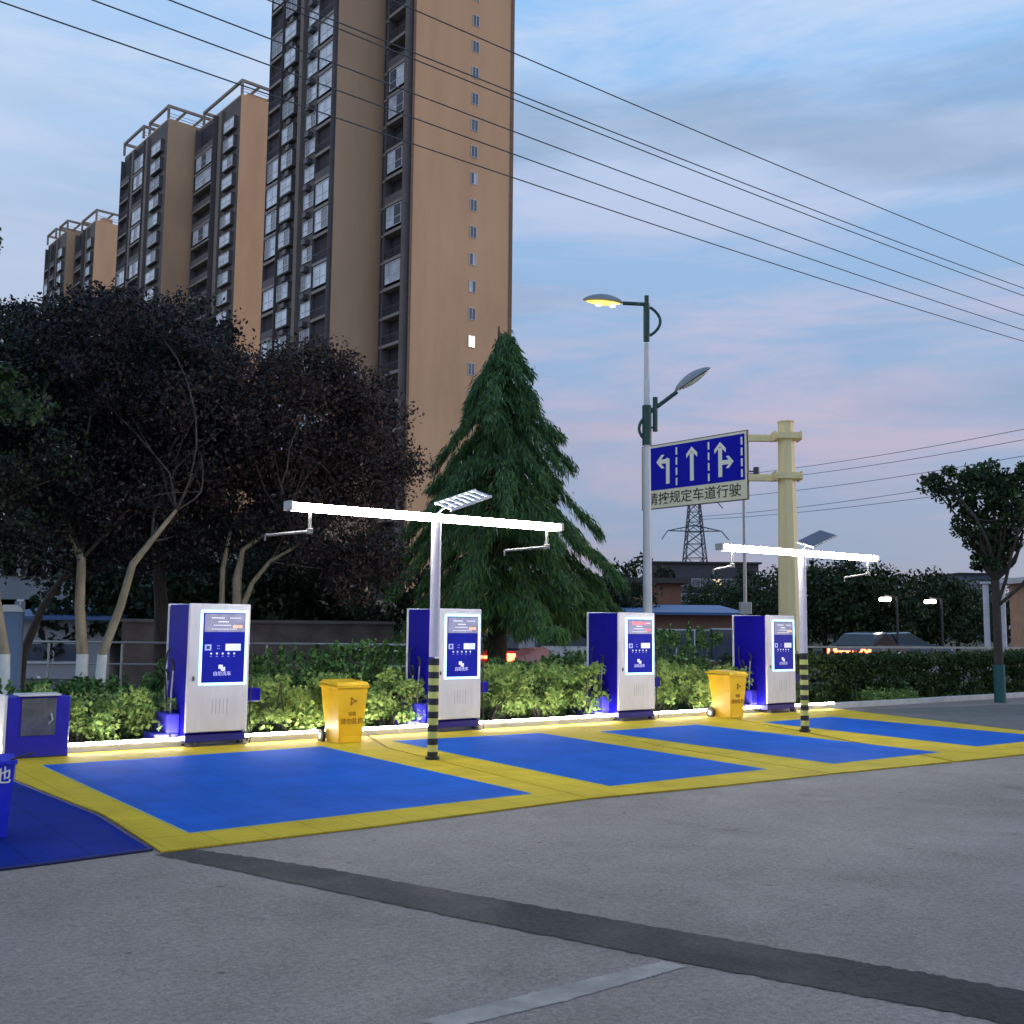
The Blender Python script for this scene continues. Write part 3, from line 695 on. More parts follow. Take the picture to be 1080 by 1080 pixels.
# ------------------------------------------------------------------ pylon and its far cables
YP = 260.0
pb = at(733, 620, YP); PX = pb.x
t = thing('power_pylon', 'distant lattice power pylon seen below the lane sign', 'pylon', (PX, YP, 0), 0)
DK = mat('pylon_steel', (.10, .11, .14), .6)
hP = at(735, 500, YP).z
q = MB()
def wdt(z): return 3.6*(1-z/hP)**1.1+.7
lev = [0, 5, 10, 14.5, 18.5, 22, 25, 27.5, 30, 32.5, 35, hP]
for i in range(len(lev)-1):
    z0_, z1_ = lev[i], lev[i+1]; a, b = wdt(z0_), wdt(z1_)
    for sx, sy in ((-1, -1), (1, -1), (1, 1), (-1, 1)):
        q.tube([(sx*a, sy*a, z0_), (sx*b, sy*b, z1_)], .16, 4)
        nx, ny = (-sy, sx)
        q.tube([(sx*a, sy*a, z0_), (nx*b, ny*b, z1_)], .09, 4); q.tube([(nx*a, ny*a, z0_), (sx*b, sy*b, z1_)], .09, 4)
        q.tube([(sx*b, sy*b, z1_), (nx*b, ny*b, z1_)], .08, 4)
q.build('tower', DK, t)
for py, hw in ((560, 6.6), (527, 5.2), (508, 4.0)):
    z = at(735, py, YP).z; q = MB()
    for s in (-1, 1):
        for yy in (-.5, .5): q.tube([(0, yy, z+1.4), (s*hw, 0, z)], .11, 4); q.tube([(0, yy, z-.1), (s*hw, 0, z)], .11, 4)
        for f in (.25, .5, .75): q.tube([(s*hw*f, 0, z+.0), (s*hw*f, 0, z+1.4*(1-f))], .07, 4)
        q.tube([(s*hw, 0, z), (s*(hw+1.6), -1, z-2.2)], .13, 4)
    q.build('cross_arm', DK, t)
CABF = mat('far_cable', (.10, .11, .16), .6)
for k, (py0, py1) in enumerate(((505, 437), (512, 450), (527, 468), (545, 486), (548, 500))):
    a = at(735, py0, YP); b = at(1240, py1-18, 150); pts = []
    for i in range(25):
        f = i/24; p = a.lerp(b, f); p.z -= 3.0*4*f*(1-f)*.5; pts.append(p-a)
    tag(MB().tube(pts, .055, 4).build('power_cable', CABF, loc=a), ['uppermost', 'second', 'middle', 'fourth', 'lowest'][k]+' faint power cable running from the distant pylon to the right', 'cable', 'faint cables from the pylon')
# ------------------------------------------------------------------ residential towers
TB = math.radians(40); EU = Vector((math.cos(TB), math.sin(TB), 0)); EV = Vector((-math.sin(TB), math.cos(TB), 0))
def hit(base, e, px, py=400):
    d = ray(px, py); den = e.x*d.y-e.y*d.x
    return (-base.x*d.y+base.y*d.x)/den
TW_OR = mat('orange_render', (.70, .43, .25), .9, var=.10, scale=.25, stretch=(1, 1, .25), bump=.15, bscale=3)
TW_BR = mat('olive_render', (.33, .26, .17), .9, var=.08, scale=.25, stretch=(1, 1, .25))
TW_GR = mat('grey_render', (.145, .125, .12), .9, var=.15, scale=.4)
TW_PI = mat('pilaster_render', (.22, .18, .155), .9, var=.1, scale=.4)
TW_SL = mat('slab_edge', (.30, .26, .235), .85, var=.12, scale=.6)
TW_RE = mat('recess_shade', (.055, .045, .055), .9, var=.3, scale=.5)  # shade of the balcony depth put into a near-black colour
FRAME = mat('window_frame_white', (.72, .73, .76), .4)
GLASS = mat('window_glass', (.08, .10, .14), .06, .0, var=.3, scale=.3, spec=1.0)
GBRIGHT = mat('sky_bright_glass', (.62, .66, .74), .15, var=.35, scale=.5, spec=.8)  # pale panes: reflected sky put into the glass colour
RAIL = mat('balcony_rail', (.10, .09, .10), .5)
LIT = mat('lit_pane', (.9, .75, .5), .4, emit=(1, .78, .42), estr=.9)
LIT2 = mat('lit_pane_white', (.9, .85, .75), .4, emit=(1, .93, .75), estr=1.4)
def window(par, y, z, w_, h_, x=0.0, dep=.12, rnd=random, bay=False, lit=None, nx=2, face='u'):
    # on a wall facing local -x at x; (y, z) centre
    q = MB()
    def bx(y0, y1, z0, z1, x0, x1, mi):
        if face == 'u': q.box(x-x1, x-x0, y0, y1, z0, z1, mi)
        else: q.box(y0, y1, x-x1, x-x0, z0, z1, mi)
    if bay:
        bx(y-w_/2-.05, y+w_/2+.05, z-h_/2-.05, z+h_/2+.05, .0, dep-.005, 2)
        bx(y-w_/2-.12, y+w_/2+.12, z-h_/2-.17, z-h_/2-.055, 0, dep+.05, 2); bx(y-w_/2-.12, y+w_/2+.12, z+h_/2+.055, z+h_/2+.16, 0, dep+.05, 2)
    t_ = .075 if face == 'u' else .05
    g0 = dep+.001; g1 = dep+.02
    cols = nx; seg = w_/cols
    style = rnd.random()
    for i in range(cols):
        gi = 1 if (rnd.random() < (.3 if face == 'u' else .85)) else 3
        if lit is not None: gi = 4
        bx(y-w_/2+i*seg+t_/2, y-w_/2+(i+1)*seg-t_/2, z-h_/2+t_, z+h_/2-t_, g0, g1, gi)
    bx(y-w_/2, y+w_/2, z-h_/2, z-h_/2+t_-.004, g0, g1+.05, 0); bx(y-w_/2, y+w_/2, z+h_/2-t_+.004, z+h_/2, g0, g1+.05, 0)
    for i in range(cols+1):
        yy = y-w_/2+i*seg; yy = min(max(yy, y-w_/2+t_/2), y+w_/2-t_/2)
        bx(yy-t_/2, yy+t_/2, z-h_/2+t_, z+h_/2-t_, g0, g1+.045, 0)
    if h_ > 1.5: bx(y-w_/2+t_, y+w_/2-t_, z-.03-h_*.1, z+.03-h_*.1, g0, g1+.04, 0)
    return q.build('window', [FRAME, GLASS, TW_GR, GBRIGHT, lit or LIT], par)
def roof_frame(par, x0, x1, y0, y1, z0, h_=2.4):
    q = MB(); b_ = .34
    for xx in (x0, x1-b_):
        for yy in (y0, y1-b_): q.box(xx, xx+b_, yy, yy+b_, z0, z0+h_-.4)
    q.box(x0, x1, y0, y0+b_, z0+h_-.4, z0+h_); q.box(x0, x1, y1-b_, y1, z0+h_-.4, z0+h_)
    q.box(x0, x0+b_, y0+b_, y1-b_, z0+h_-.4, z0+h_); q.box(x1-b_, x1, y0+b_, y1-b_, z0+h_-.4, z0+h_)
    n = max(1, int((x1-x0)/4))
    for i in range(1, n+1):
        xx = x0+(x1-x0)*i/(n+1); q.box(xx, xx+.3, y0+b_, y1-b_, z0+h_-.35, z0+h_-.05)
    q.box(x0+.1, x1-.1, y0+.1, y0+.16, z0+.5, z0+.58); q.box(x0+.1, x1-.1, y0+.1, y0+.16, z0+1.0, z0+1.06)
    q.build('roof_frame', TW_SL, par)
def facade(par, x, y0, y1, z0, z1, fh, mods, seed, zvis, pd=1.0):
    """mods: list of (kind, fraction start, fraction end). faces local -x."""
    rnd = random.Random(seed); Wd = y1-y0; n0 = int((zvis-z0)/fh); n = int((z1-z0)/fh)
    for kind, a, b in mods:
        # fractions counted from the far (left, +y) end to the near (right) end
        ya, yb = y1-Wd*b, y1-Wd*a; yc = (ya+yb)/2; wd = yb-ya
        if kind == 'pil':
            MB().box(x-.45, x-.002, ya, yb, z0, z1-.3).build('pilaster', TW_PI, par)
        elif kind in ('bal', 'alt'):
            low = MB()
            MB().box(x-.02, x-.004, ya+.05, yb-.05, z0, z1-.4).build('recess', TW_RE, par)  # flat dark sheet standing for the shaded balcony depth
            for k in range(n):
                z = z0+k*fh
                if k < n0: low.box(x-pd, x-.021, ya+.04, yb-.04, z-.18, z+.14).box(x-pd+.02, x-pd+.1, ya+.06, yb-.06, z+.142, z+1.0); continue
                MB().box(x-pd, x-.021, ya+.04, yb-.04, z-.18, z+.14).build('balcony_slab', TW_SL, par)
                g = rnd.random()
                if (kind == 'alt' and g < .5) or (kind == 'bal' and g < .16):
                    window(par, yc, z+fh*.5+.12, wd*.84, fh*.80-.2, x, pd-.13, rnd, nx=2 if wd < 3.4 else 3, lit=(LIT2 if (seed == 11 and k in (25,)) else None))
                elif g < .7: MB().box(x-pd+.02, x-pd+.1, ya+.06, yb-.06, z+.142, z+1.0).build('balcony_parapet', TW_GR, par)
                else:
                    rl = MB()
                    rl.box(x-pd+.02, x-pd+.07, ya+.06, yb-.06, z+1.0, z+1.06)
                    m_ = int(wd/.28)
                    for i in range(m_+1): rl.box(x-pd+.03, x-pd+.06, ya+.07+i*(wd-.16)/m_, ya+.10+i*(wd-.16)/m_, z+.142, z+1.0)
                    rl.build('balcony_rail', RAIL, par)
            low.build('lower_balconies', TW_SL, par)['kind'] = 'stuff'
            for e0, e1 in ((ya-.02, ya+.04), (yb-.04, yb+.02)): MB().box(x-pd-.02, x-.021, e0, e1, z0, z1-.5).build('balcony_side', TW_GR, par)
        elif kind == 'bay':
            for k in range(max(n0, 0), n):
                z = z0+k*fh; window(par, yc, z+fh*.52, wd*.72, fh*.56, x, .55, rnd, bay=True)
        elif kind == 'win':
            for k in range(max(n0, 0), n):
                z = z0+k*fh; window(par, yc, z+fh*.55, wd*.74, fh*.52, x, .05, rnd)
        elif kind == 'ledge':
            q = MB()
            for k in range(n): q.box(x-.5, x-.003, ya, yb, z0+k*fh+.1, z0+k*fh+.35)
            q.build('ledge', TW_SL, par)
# --- main tower
Ac = at(430, 400, 105); Ac.z = 0
t1 = hit(Ac, EU, 537.5); t2 = hit(Ac, EV, 397); Bc = Ac+EV*t2; t3 = -hit(Bc, EU, 346.5); Cc = Bc-EU*t3; t4 = hit(Cc, EV, 276)
FH = 3.0; NF = 27; ZT = FH*NF
T = thing('apartment_tower', 'tallest orange brown apartment tower, nearest, cut by the top of the picture', 'apartment tower', Ac, TB, 'apartment towers')
MB().box(0, t1, 0, t2+1.0, -.5, ZT+1.2).build('wall', TW_OR, T)
MB().box(-t3, t1*.75, t2, t2+t4, -.5, ZT+1.1).build('wall', [TW_OR], T)
MB().box(-.06, t1+.06, -.06, -.004, 0, .5).box(-.18, .10, -.1, -.005, 0, ZT).box(t1-.28, t1+.12, -.1, -.005, 0, ZT).build('corner_band', mat('corner_band_brown', (.24, .15, .10), .9), T)
# recess facade faces -x at x=0 from y=0..t2
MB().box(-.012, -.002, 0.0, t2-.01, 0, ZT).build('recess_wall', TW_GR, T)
facade(T, -.012, 0.1, t2-.1, 0, ZT, FH, [('bal', .40, .98), ('ledge', .16, .26)], 5, 18)
pp = MB()
for f in (.06, .30, .36): pp.tube([(-.14, t2*(1-f), 0), (-.14, t2*(1-f), ZT)], .09, 6)
pp.build('drain_pipe', TW_PI, T)
xb = -t3
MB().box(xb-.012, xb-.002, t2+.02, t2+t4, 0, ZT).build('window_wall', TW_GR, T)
facade(T, xb-.012, t2+.1, t2+t4-.1, 0, ZT, FH, [('alt', .0, .20), ('bay', .24, .47), ('pil', .49, .54), ('win', .56, .75), ('alt', .77, .985)], 11, 18, .4)
for k in range(7, NF):
    for f in (.36, .65): MB().box(xb-.62, xb-.03, t2+t4*(1-f)-.42, t2+t4*(1-f)+.42, k*FH-.28, k*FH+.32, b=.03).build('air_conditioner', mat('ac_grey', (.12, .11, .12), .6), T)
rnd = random.Random(8)
xw = hit(Ac, EU, 497.5, 340)
for k in range(6, NF):
    lit = LIT2 if k == 10 else None
    z = k*FH+1.55
    window(T, xw, z, .9, 1.3, -.004, .0, rnd, lit=lit, nx=2, face='v')
# --- second tower (two wings)
def tower2(name, label, PbPx, PbPy, D, PQx, Pax, Pa2x, farx, ys_top, seed, vis, detail=True):
    Pb = at(PbPx, 400, D); Pb.z = 0
    ztb = at(PbPx, ys_top, D).z
    tb = hit(Pb, EU, farx); tq = hit(Pb, EV, PQx); Q = Pb+EV*tq; ta = -hit(Q, EU, Pax); Pa = Q-EU*ta; tv = hit(Pa, EV, Pa2x)
    T = thing(name, label, 'apartment tower', Pb, TB, 'apartment towers')
    FHH = 3.0; zt = ztb-2.8
    MB().box(0, tb, 0, tq+2, -.5, zt).build('wall', TW_BR if detail == 2 else TW_OR, T)
    MB().box(-ta, tb*.7, tq, tq+tv, -.5, zt-.05).build('wall', TW_OR, T)
    MB().box(-.012, -.002, .0, tq, 0, zt-.2).build('window_wall', TW_GR, T)
    MB().box(-ta-.012, -ta-.002, tq+.02, tq+tv, 0, zt-.25).build('window_wall', TW_GR, T)
    facade(T, -.012, .1, tq-.1, 0, zt-.4, FHH, [('bal', .04, .5), ('pil', .54, .62), ('bay', .66, .98)], seed, vis)
    facade(T, -ta-.012, tq+.1, tq+tv-.1, 0, zt-.5, FHH, [('alt', .0, .22), ('pil', .24, .29), ('alt', .31, .55), ('pil', .57, .62), ('bay', .70, .97)], seed+1, vis, .6)
    roof_frame(T, 0, tb, 0, tq*.95, zt+.02); roof_frame(T, -ta, tb*.4, tq+.3, tq+tv*.45, zt-.03)
    roof_frame(T, -ta-.5, -ta+6, tq+tv*.5, tq+tv*.98, zt-.03, 2.2)
    MB().box(2, tb*.6, 2, tq, zt+.01, zt+1.6).build('stair_head', TW_OR, T)
    return T
tower2('apartment_tower', 'second apartment tower, directly left of the tallest one, with open frames on its roof', 243, 152, 152, 200, 165, 120, 300, 77+3, 21, 30, 1)
tower2('apartment_tower', 'third apartment tower, paler and smaller, above the dark purple trees', 92, 210, 212, 76, 62, 43, 128, 216+2, 31, 34, 1)
# fourth: only its roof shows
P4 = at(33, 400, 270); P4.z = 0; z4 = at(33, 323, 270).z
T = thing('apartment_tower', 'farthest apartment tower, only its roof showing above the trees at the left', 'apartment tower', P4, TB, 'apartment towers')
MB().box(0, 9, 0, 14, -.5, z4-2.6).build('wall', TW_OR, T); roof_frame(T, 0, 9, 0, 14, z4-2.58)
facade(T, -.004, .2, 13.8, 0, z4-2.6, 3.0, [('bal', .05, .45), ('bay', .6, .9)], 41, 60)
# ------------------------------------------------------------------ low buildings
def lowhouse(name, label, cat, pxl, pxr, pytop, Y, depth, wallm, roofm, winspec=(), rooftype='flat', over=.4, parts=None, base=0.0):
    a = at(pxl, pytop, Y); b = at(pxr, pytop, Y); cx = (a.x+b.x)/2; w2 = (b.x-a.x)/2; zt = a.z
    t = thing(name, label, cat, (cx, Y, 0))
    MB().box(-w2, w2, 0, depth, -.1, zt-.25).build('wall', wallm, t)
    r = MB()
    if rooftype == 'flat': r.box(-w2-over, w2+over, -over, depth+over, zt-.249, zt)
    else: r.add([(-w2-over, -over, zt-.3), (w2+over, -over, zt-.3), (w2+over, depth, zt+.1), (-w2-over, depth, zt+.1), (-w2-over, -over, zt-.2), (w2+over, -over, zt-.2), (w2+over, depth, zt+.2), (-w2-over, depth, zt+.2)],
                [(0, 3, 2, 1), (4, 5, 6, 7), (0, 1, 5, 4), (1, 2, 6, 5), (2, 3, 7, 6), (3, 0, 4, 7)])
    r.build('roof', roofm, t)
    for (fx, fz, ww, wh, lit) in winspec:
        q = MB(); x = -w2+2*w2*fx; z = (zt-.3)*fz
        q.box(x-ww/2, x+ww/2, -.06, -.004, z-wh/2, z+wh/2, 0)
        n = max(1, int(ww/.7))
        for i in range(n): q.box(x-ww/2+.06+i*(ww-.06)/n, x-ww/2+(i+1)*(ww-.06)/n, -.075, -.061, z-wh/2+.06, z+wh/2-.06, 1)
        q.build('window', [FRAME, LIT if lit else GLASS], t)
    return t
GW = mat('grey_wall', (.24, .25, .27), .9, var=.12, scale=.8); BR = mat('blue_roof', (.05, .12, .28), .5, var=.1, scale=2)
RBR = mat('terracotta_wall', (.26, .12, .08), .9, var=.15, scale=.8); TR = mat('dark_roof', (.07, .06, .06), .8)
WW = mat('whitewash_wall', (.42, .42, .44), .9, var=.1, scale=.6)
lowhouse('office_building', 'grey two storey building with white framed windows behind the trees at the left', 'building', -80, 215, 548, 38, 9, GW, TR,
    [(.10+.088*i, f, 1.5, 1.2, False) for i in range(10) for f in (.78, .36)])
lowhouse('shed', 'low white walled shed with a blue roof behind the left trees', 'shed', 12, 118, 642, 30, 4, WW, BR, [(.6, .45, .9, .6, False), (.25, .45, .9, .6, False)], 'mono')
lowhouse('service_building', 'terracotta coloured building with a flat dark roof right of the conifer', 'building', 618, 718, 609, 52, 8, RBR, TR, [(.8, .35, 1.4, 1.2, False), (.5, .35, 1.4, 1.2, False)])
t = lowhouse('shop_row', 'low brown shop front under a long blue canopy between the two right machines', 'shop', 662, 772, 640, 42, 5, mat('brown_front', (.23, .12, .085), .8, var=.12), BR, [(.55, .45, 2.2, 1.2, False), (.9, .45, 1.0, 1.3, False)], 'mono', over=.5)
lowhouse('distant_block', 'hazy grey apartment block on the skyline left of the right-hand tree', 'building', 1012, 1050, 604, 190, 15, mat('hazy_grey', (.10, .13, .18), .9), TR, [(.2+.2*i, .2+.16*k, 1.2, 1.3, False) for i in range(4) for k in range(5)])
lowhouse('distant_block', 'long distant block with lit windows beneath the pylon', 'building', 690, 800, 592, 150, 12, mat('far_brown', (.10, .095, .11), .9), TR, [(.1+.1*i, .55+.2*k, 1.3, 1.1, (i*3+k) % 4 == 0) for i in range(9) for k in range(2)])
t = lowhouse('canteen', 'orange walled building with pale roof lines at the right edge behind the trunk', 'building', 1098, 1180, 608, 46, 3, mat('orange_wall', (.42, .24, .16), .8), mat('pale_roof', (.5, .48, .5), .6), [(.3, .55, 1.3, 1.4, False)], over=.5)
# garden wall and rail behind the planting
t = thing('garden_wall', 'low brownish boundary wall behind the left hedge', 'wall', (at(180, 655, 27).x, 27, 0), .06)
gz = at(180, 653, 27).z
q = MB().box(-1.2, 5.6, 0, .22, -.1, gz-.08); q.build('wall', mat('old_wall', (.17, .13, .12), .95, var=.35, scale=1.5), t)
MB().box(-1.24, 5.64, -.05, .27, gz-.079, gz).build('coping', mat('old_coping', (.2, .17, .16), .9, var=.2), t)
t = thing('guard_rail', 'thin grey horizontal rail on posts behind the left hedge', 'railing', (at(180, 680, 22.5).x, 22.5, 0), .05)
rz_ = at(180, 678, 22.5).z
MB().tube([(-7, 0, rz_), (6.5, 0, rz_)], .03, 6).build('rail', STEEL, t)
MB().tube([(-7, 0, rz_-.45), (6.5, 0, rz_-.45)], .022, 6).build('rail', STEEL, t)
for i in range(10): MB().tube([(-7+i*1.5, 0, -.05), (-7+i*1.5, 0, rz_-.031)], .026, 6).build('post', STEEL, t)
t = thing('guard_rail', 'long pale rail along the road behind the dark right hedge', 'railing', (at(1000, 684, 34).x, 34, 0), .25)
rz_ = at(1000, 683, 34).z
MB().box(-6, 9, -.02, .02, rz_-.03, rz_+.03).build('rail', mat('rail_cream', (.5, .46, .38), .6), t)
for i in range(9): MB().box(-6+i*1.85, -5.92+i*1.85, .021, .1, -.05, rz_).build('post', STEEL, t)
# poles by the right-hand tree
for px, lab, r_ in ((1042, 'white post left of the right-hand tree trunk', .10), (1058.5, 'white post just right of the right-hand tree trunk', .13)):
    p = at(px, 690, 38); zt = at(px, 616, 38).z
    t = thing('gate_post', lab, 'post', (p.x, 38, 0), 0, 'white posts near the right-hand tree')
    MB().tube([(0, 0, 0), (0, 0, zt)], r_, 10).build('shaft', mat('post_white', (.55, .54, .58), .6), t)
    MB().box(-r_*1.4, r_*1.4, -r_*1.4, r_*1.4, zt+.001, zt+.08, b=.01).build('cap', mat('post_white', (.55, .54, .58), .6), t)
# far lamps
for px, py, Y, lab in ((933.5, 632, 46, 'distant bright white road lamp, left one of two above the far cars'), (981, 634.5, 47, 'distant bright white road lamp, right one of two above the far cars')):
    p = at(px, py, Y)
    t = thing('road_lamp', lab, 'road lamp', (p.x, Y, 0), 0, 'distant road lamps')
    MB().tube([(.5, 0, 0), (.5, 0, p.z+.12), (.0, 0, p.z+.16)], .05, 6).build('pole', TR, t)
    MB().box(-.22, .22, -.14, .14, p.z-.08, p.z+.08, b=.03).build('lamp_head', mat('far_lamp', (.9, .9, .9), .4, emit=(1, .97, .9), estr=14), t)
# ------------------------------------------------------------------ cars
def car(label, x, y, rz, paint, lit, strip=True):
    t = thing('parked_car' if not lit else 'car', label, 'car', (x, y, 0), rz, 'cars on the road behind')
    def sect(prof, w0, w1, zt0):
        pass
    # lower body: profile along x (length), slight tumblehome
    P = [(-2.2, .35), (-2.25, .7), (-2.1, .92), (-1.3, 1.0), (1.1, .98), (1.95, .86), (2.2, .62), (2.2, .35)]
    q = MB(); vs = []
    for s, w_ in ((-1, .86), (1, .86)):
        for px_, pz in P: vs.append((px_, s*(w_-.05*(pz > .8)), pz))
    n = len(P)
    q.add(vs, [tuple(range(n)), tuple(range(n, 2*n))[::-1]]+[(i, n+i, n+(i+1) % n, (i+1) % n) for i in range(n)]); q.build('body', paint, t)
    G_ = [(-1.75, .985), (-1.2, 1.40), (.1, 1.46), (.95, .985)]
    q = MB(); vs = []
    for s in (-1, 1):
        for px_, pz in G_: vs.append((px_, s*(.78 if pz < 1.2 else .62), pz))
    q.add(vs, [(0, 1, 2, 3), (7, 6, 5, 4)]+[(i, 4+i, 4+(i+1) % 4, (i+1) % 4) for i in range(4)]); q.build('glasshouse', mat('car_glass', (.02, .025, .03), .1), t)
    q = MB(); q.add([(-1.22, -.63, 1.402), (-1.22, .63, 1.402), (.12, .63, 1.462), (.12, -.63, 1.462), (-1.1, -.5, 1.45), (-1.1, .5, 1.45), (0, .5, 1.5), (0, -.5, 1.5)],
        [(0, 1, 2, 3), (4, 7, 6, 5), (0, 4, 5, 1), (1, 5, 6, 2), (2, 6, 7, 3), (3, 7, 4, 0)]); q.build('roof', paint, t)
    for sx in (-1.4, 1.38):
        for sy in (-1, 1):
            w_ = MB().tube([(sx, sy*.68, .32), (sx, sy*.88, .32)], .32, 18, smooth=False).build('wheel', BLACK, t)
            MB().tube([(sx, sy*.881, .32), (sx, sy*.89, .32)], .19, 12).build('rim', STEEL, w_)
    TL = mat('tail_light_on', (.8, .05, .02), .4, emit=(1, .12, .04), estr=14) if lit else mat('tail_light', (.3, .01, .01), .3)
    for s in (-1, 1): MB().box(-2.29, -2.17, s*.82-(.34 if s > 0 else 0), s*.82+(0 if s > 0 else .34), .66, .86, b=.01).build('tail_light', TL, t)
    if lit and strip: MB().box(-2.30, -2.2, -.47, .47, .72, .79).build('light_bar', TL, t)
    for s in (-1, 1): MB().box(2.12, 2.215, s*.78-(.3 if s > 0 else 0), s*.78+(0 if s > 0 else .3), .62, .76, b=.01).build('headlight', W_, t)
    return t
RED = mat('car_red', (.30, .03, .02), .3, coat=.6); SIL = mat('car_silver', (.55, .56, .58), .3, .3, coat=.6); DBL = mat('car_dark_blue', (.05, .08, .13), .25, .3, coat=.6)
def atg(px, Y): return at(px, 660, Y).x
car('red car with glowing orange tail lights seen through the hedge beside the second machine', atg(536, 31), 31, 1.3, RED, True)
car('silver car behind the hedge, seen under the right side of the conifer', atg(592, 34), 34, .35, SIL, False)
car('dark car with its red tail light bar lit, above the dark hedge at the right', atg(917, 42), 42, .9, DBL, True)
car('dark blue car just ahead of the one with the red light bar', atg(948, 47), 47, .35, DBL, False)

# ------------------------------------------------------------------ foliage
def foliage(name, mats, parent, clumps, per, size, seed, loc=(0, 0, 0), aspect=.55, down=0.0, shares=None, spread=1.0):
    """clumps: list of (centre xyz, radius, squash); leaf = small folded quad (two triangles)"""
    rg = np.random.default_rng(seed)
    V = []; MI = []
    nm = len(mats); shares = shares or [1/nm]*nm
    for (c, r, sq) in clumps:
        n = max(3, int(per*rg.uniform(.6, 1.3)))
        d = rg.normal(size=(n, 3)); d /= np.linalg.norm(d, axis=1)[:, None]+1e-9
        rr = r*rg.uniform(.05, 1, n)**.5
        p = np.array(c)+d*rr[:, None]*np.array([1, 1, sq])*spread
        a = rg.normal(size=(n, 3)); a[:, 2] -= down; a /= np.linalg.norm(a, axis=1)[:, None]+1e-9
        b = np.cross(a, rg.normal(size=(n, 3))); b /= np.linalg.norm(b, axis=1)[:, None]+1e-9
        s = size*rg.uniform(.6, 1.35, n)[:, None]
        q = np.stack([p-a*s*.5, p+b*s*aspect*.5, p+a*s*.5, p-b*s*aspect*.5], 1)
        V.append(q); MI.append(rg.choice(nm, n, p=shares))
    V = np.concatenate(V).reshape(-1, 3); n = len(V)//4; MI = np.concatenate(MI)
    me = bpy.data.meshes.new(name); me.vertices.add(n*4); me.vertices.foreach_set('co', V.astype(np.float32).ravel())
    me.loops.add(n*4); me.loops.foreach_set('vertex_index', np.arange(n*4, dtype=np.int32))
    me.polygons.add(n); me.polygons.foreach_set('loop_start', np.arange(0, n*4, 4, dtype=np.int32)); me.polygons.foreach_set('loop_total', np.full(n, 4, dtype=np.int32))
    for x in mats: me.materials.append(x)
    me.polygons.foreach_set('material_index', MI.astype(np.int32)); me.update(calc_edges=True); me.validate()
    o = bpy.data.objects.new(name, me); C.objects.link(o); o.location = loc
    if parent: o.parent = parent
    return o
def blob_clumps(rnd, blobs, n, rmin, rmax, shell=.55, sq=.7):
    out = []
    tot = sum(b[1][0]*b[1][1]*b[1][2] for b in blobs)
    for (c, R) in blobs:
        k = max(4, int(n*R[0]*R[1]*R[2]/tot))
        for _ in range(k):
            while True:
                d = Vector((rnd.gauss(0, 1), rnd.gauss(0, 1), rnd.gauss(0, 1)))
                if d.length > .1: break
            d.normalize(); f = rnd.uniform(shell**3, 1.05)**(1/3)
            out.append(((c[0]+d.x*R[0]*f, c[1]+d.y*R[1]*f, c[2]+d.z*R[2]*f), rnd.uniform(rmin, rmax), sq))
    return out
PURP = leafmat('purple_leaves', [(.012, .008, .018), (.024, .012, .028), (.055, .014, .032), (.015, .018, .018)], trans=.2)
PURG = leafmat('bronze_leaves', [(.04, .035, .025), (.07, .04, .035), (.045, .05, .025), (.11, .06, .05)], trans=.3)
DKG = leafmat('dark_green_leaves', [(.010, .025, .012), (.02, .04, .018), (.03, .05, .02)], trans=.2)
MDG = leafmat('mid_green_leaves', [(.03, .07, .02), (.05, .10, .03), (.08, .14, .04)], trans=.3)
BARK = mat('pale_bark', (.30, .25, .17), .9, var=.3, scale=8, bump=.6, bscale=20, stretch=(1, 1, .25))
DBARK = mat('dark_bark', (.06, .05, .045), .95, var=.35, scale=8, bump=.6, bscale=20, stretch=(1, 1, .25))
LIME = mat('limewash', (.72, .74, .72), .85, var=.08, scale=10)
def limb(q, a, b, r0_, r1_, rnd, bend=.12, n=6, seg=7):
    a, b = Vector(a), Vector(b); L_ = (b-a).length; pts = []; rs = []
    o = Vector((rnd.gauss(0, 1), rnd.gauss(0, 1), rnd.gauss(0, .4)))*bend*L_
    for i in range(n+1):
        f = i/n; pts.append(a.lerp(b, f)+o*math.sin(PI*f)+Vector((rnd.gauss(0, 1), rnd.gauss(0, 1), 0))*L_*.012*(0 < f < 1)); rs.append(r0_+(r1_-r0_)*f)
    q.tube(pts, rs, seg); return pts
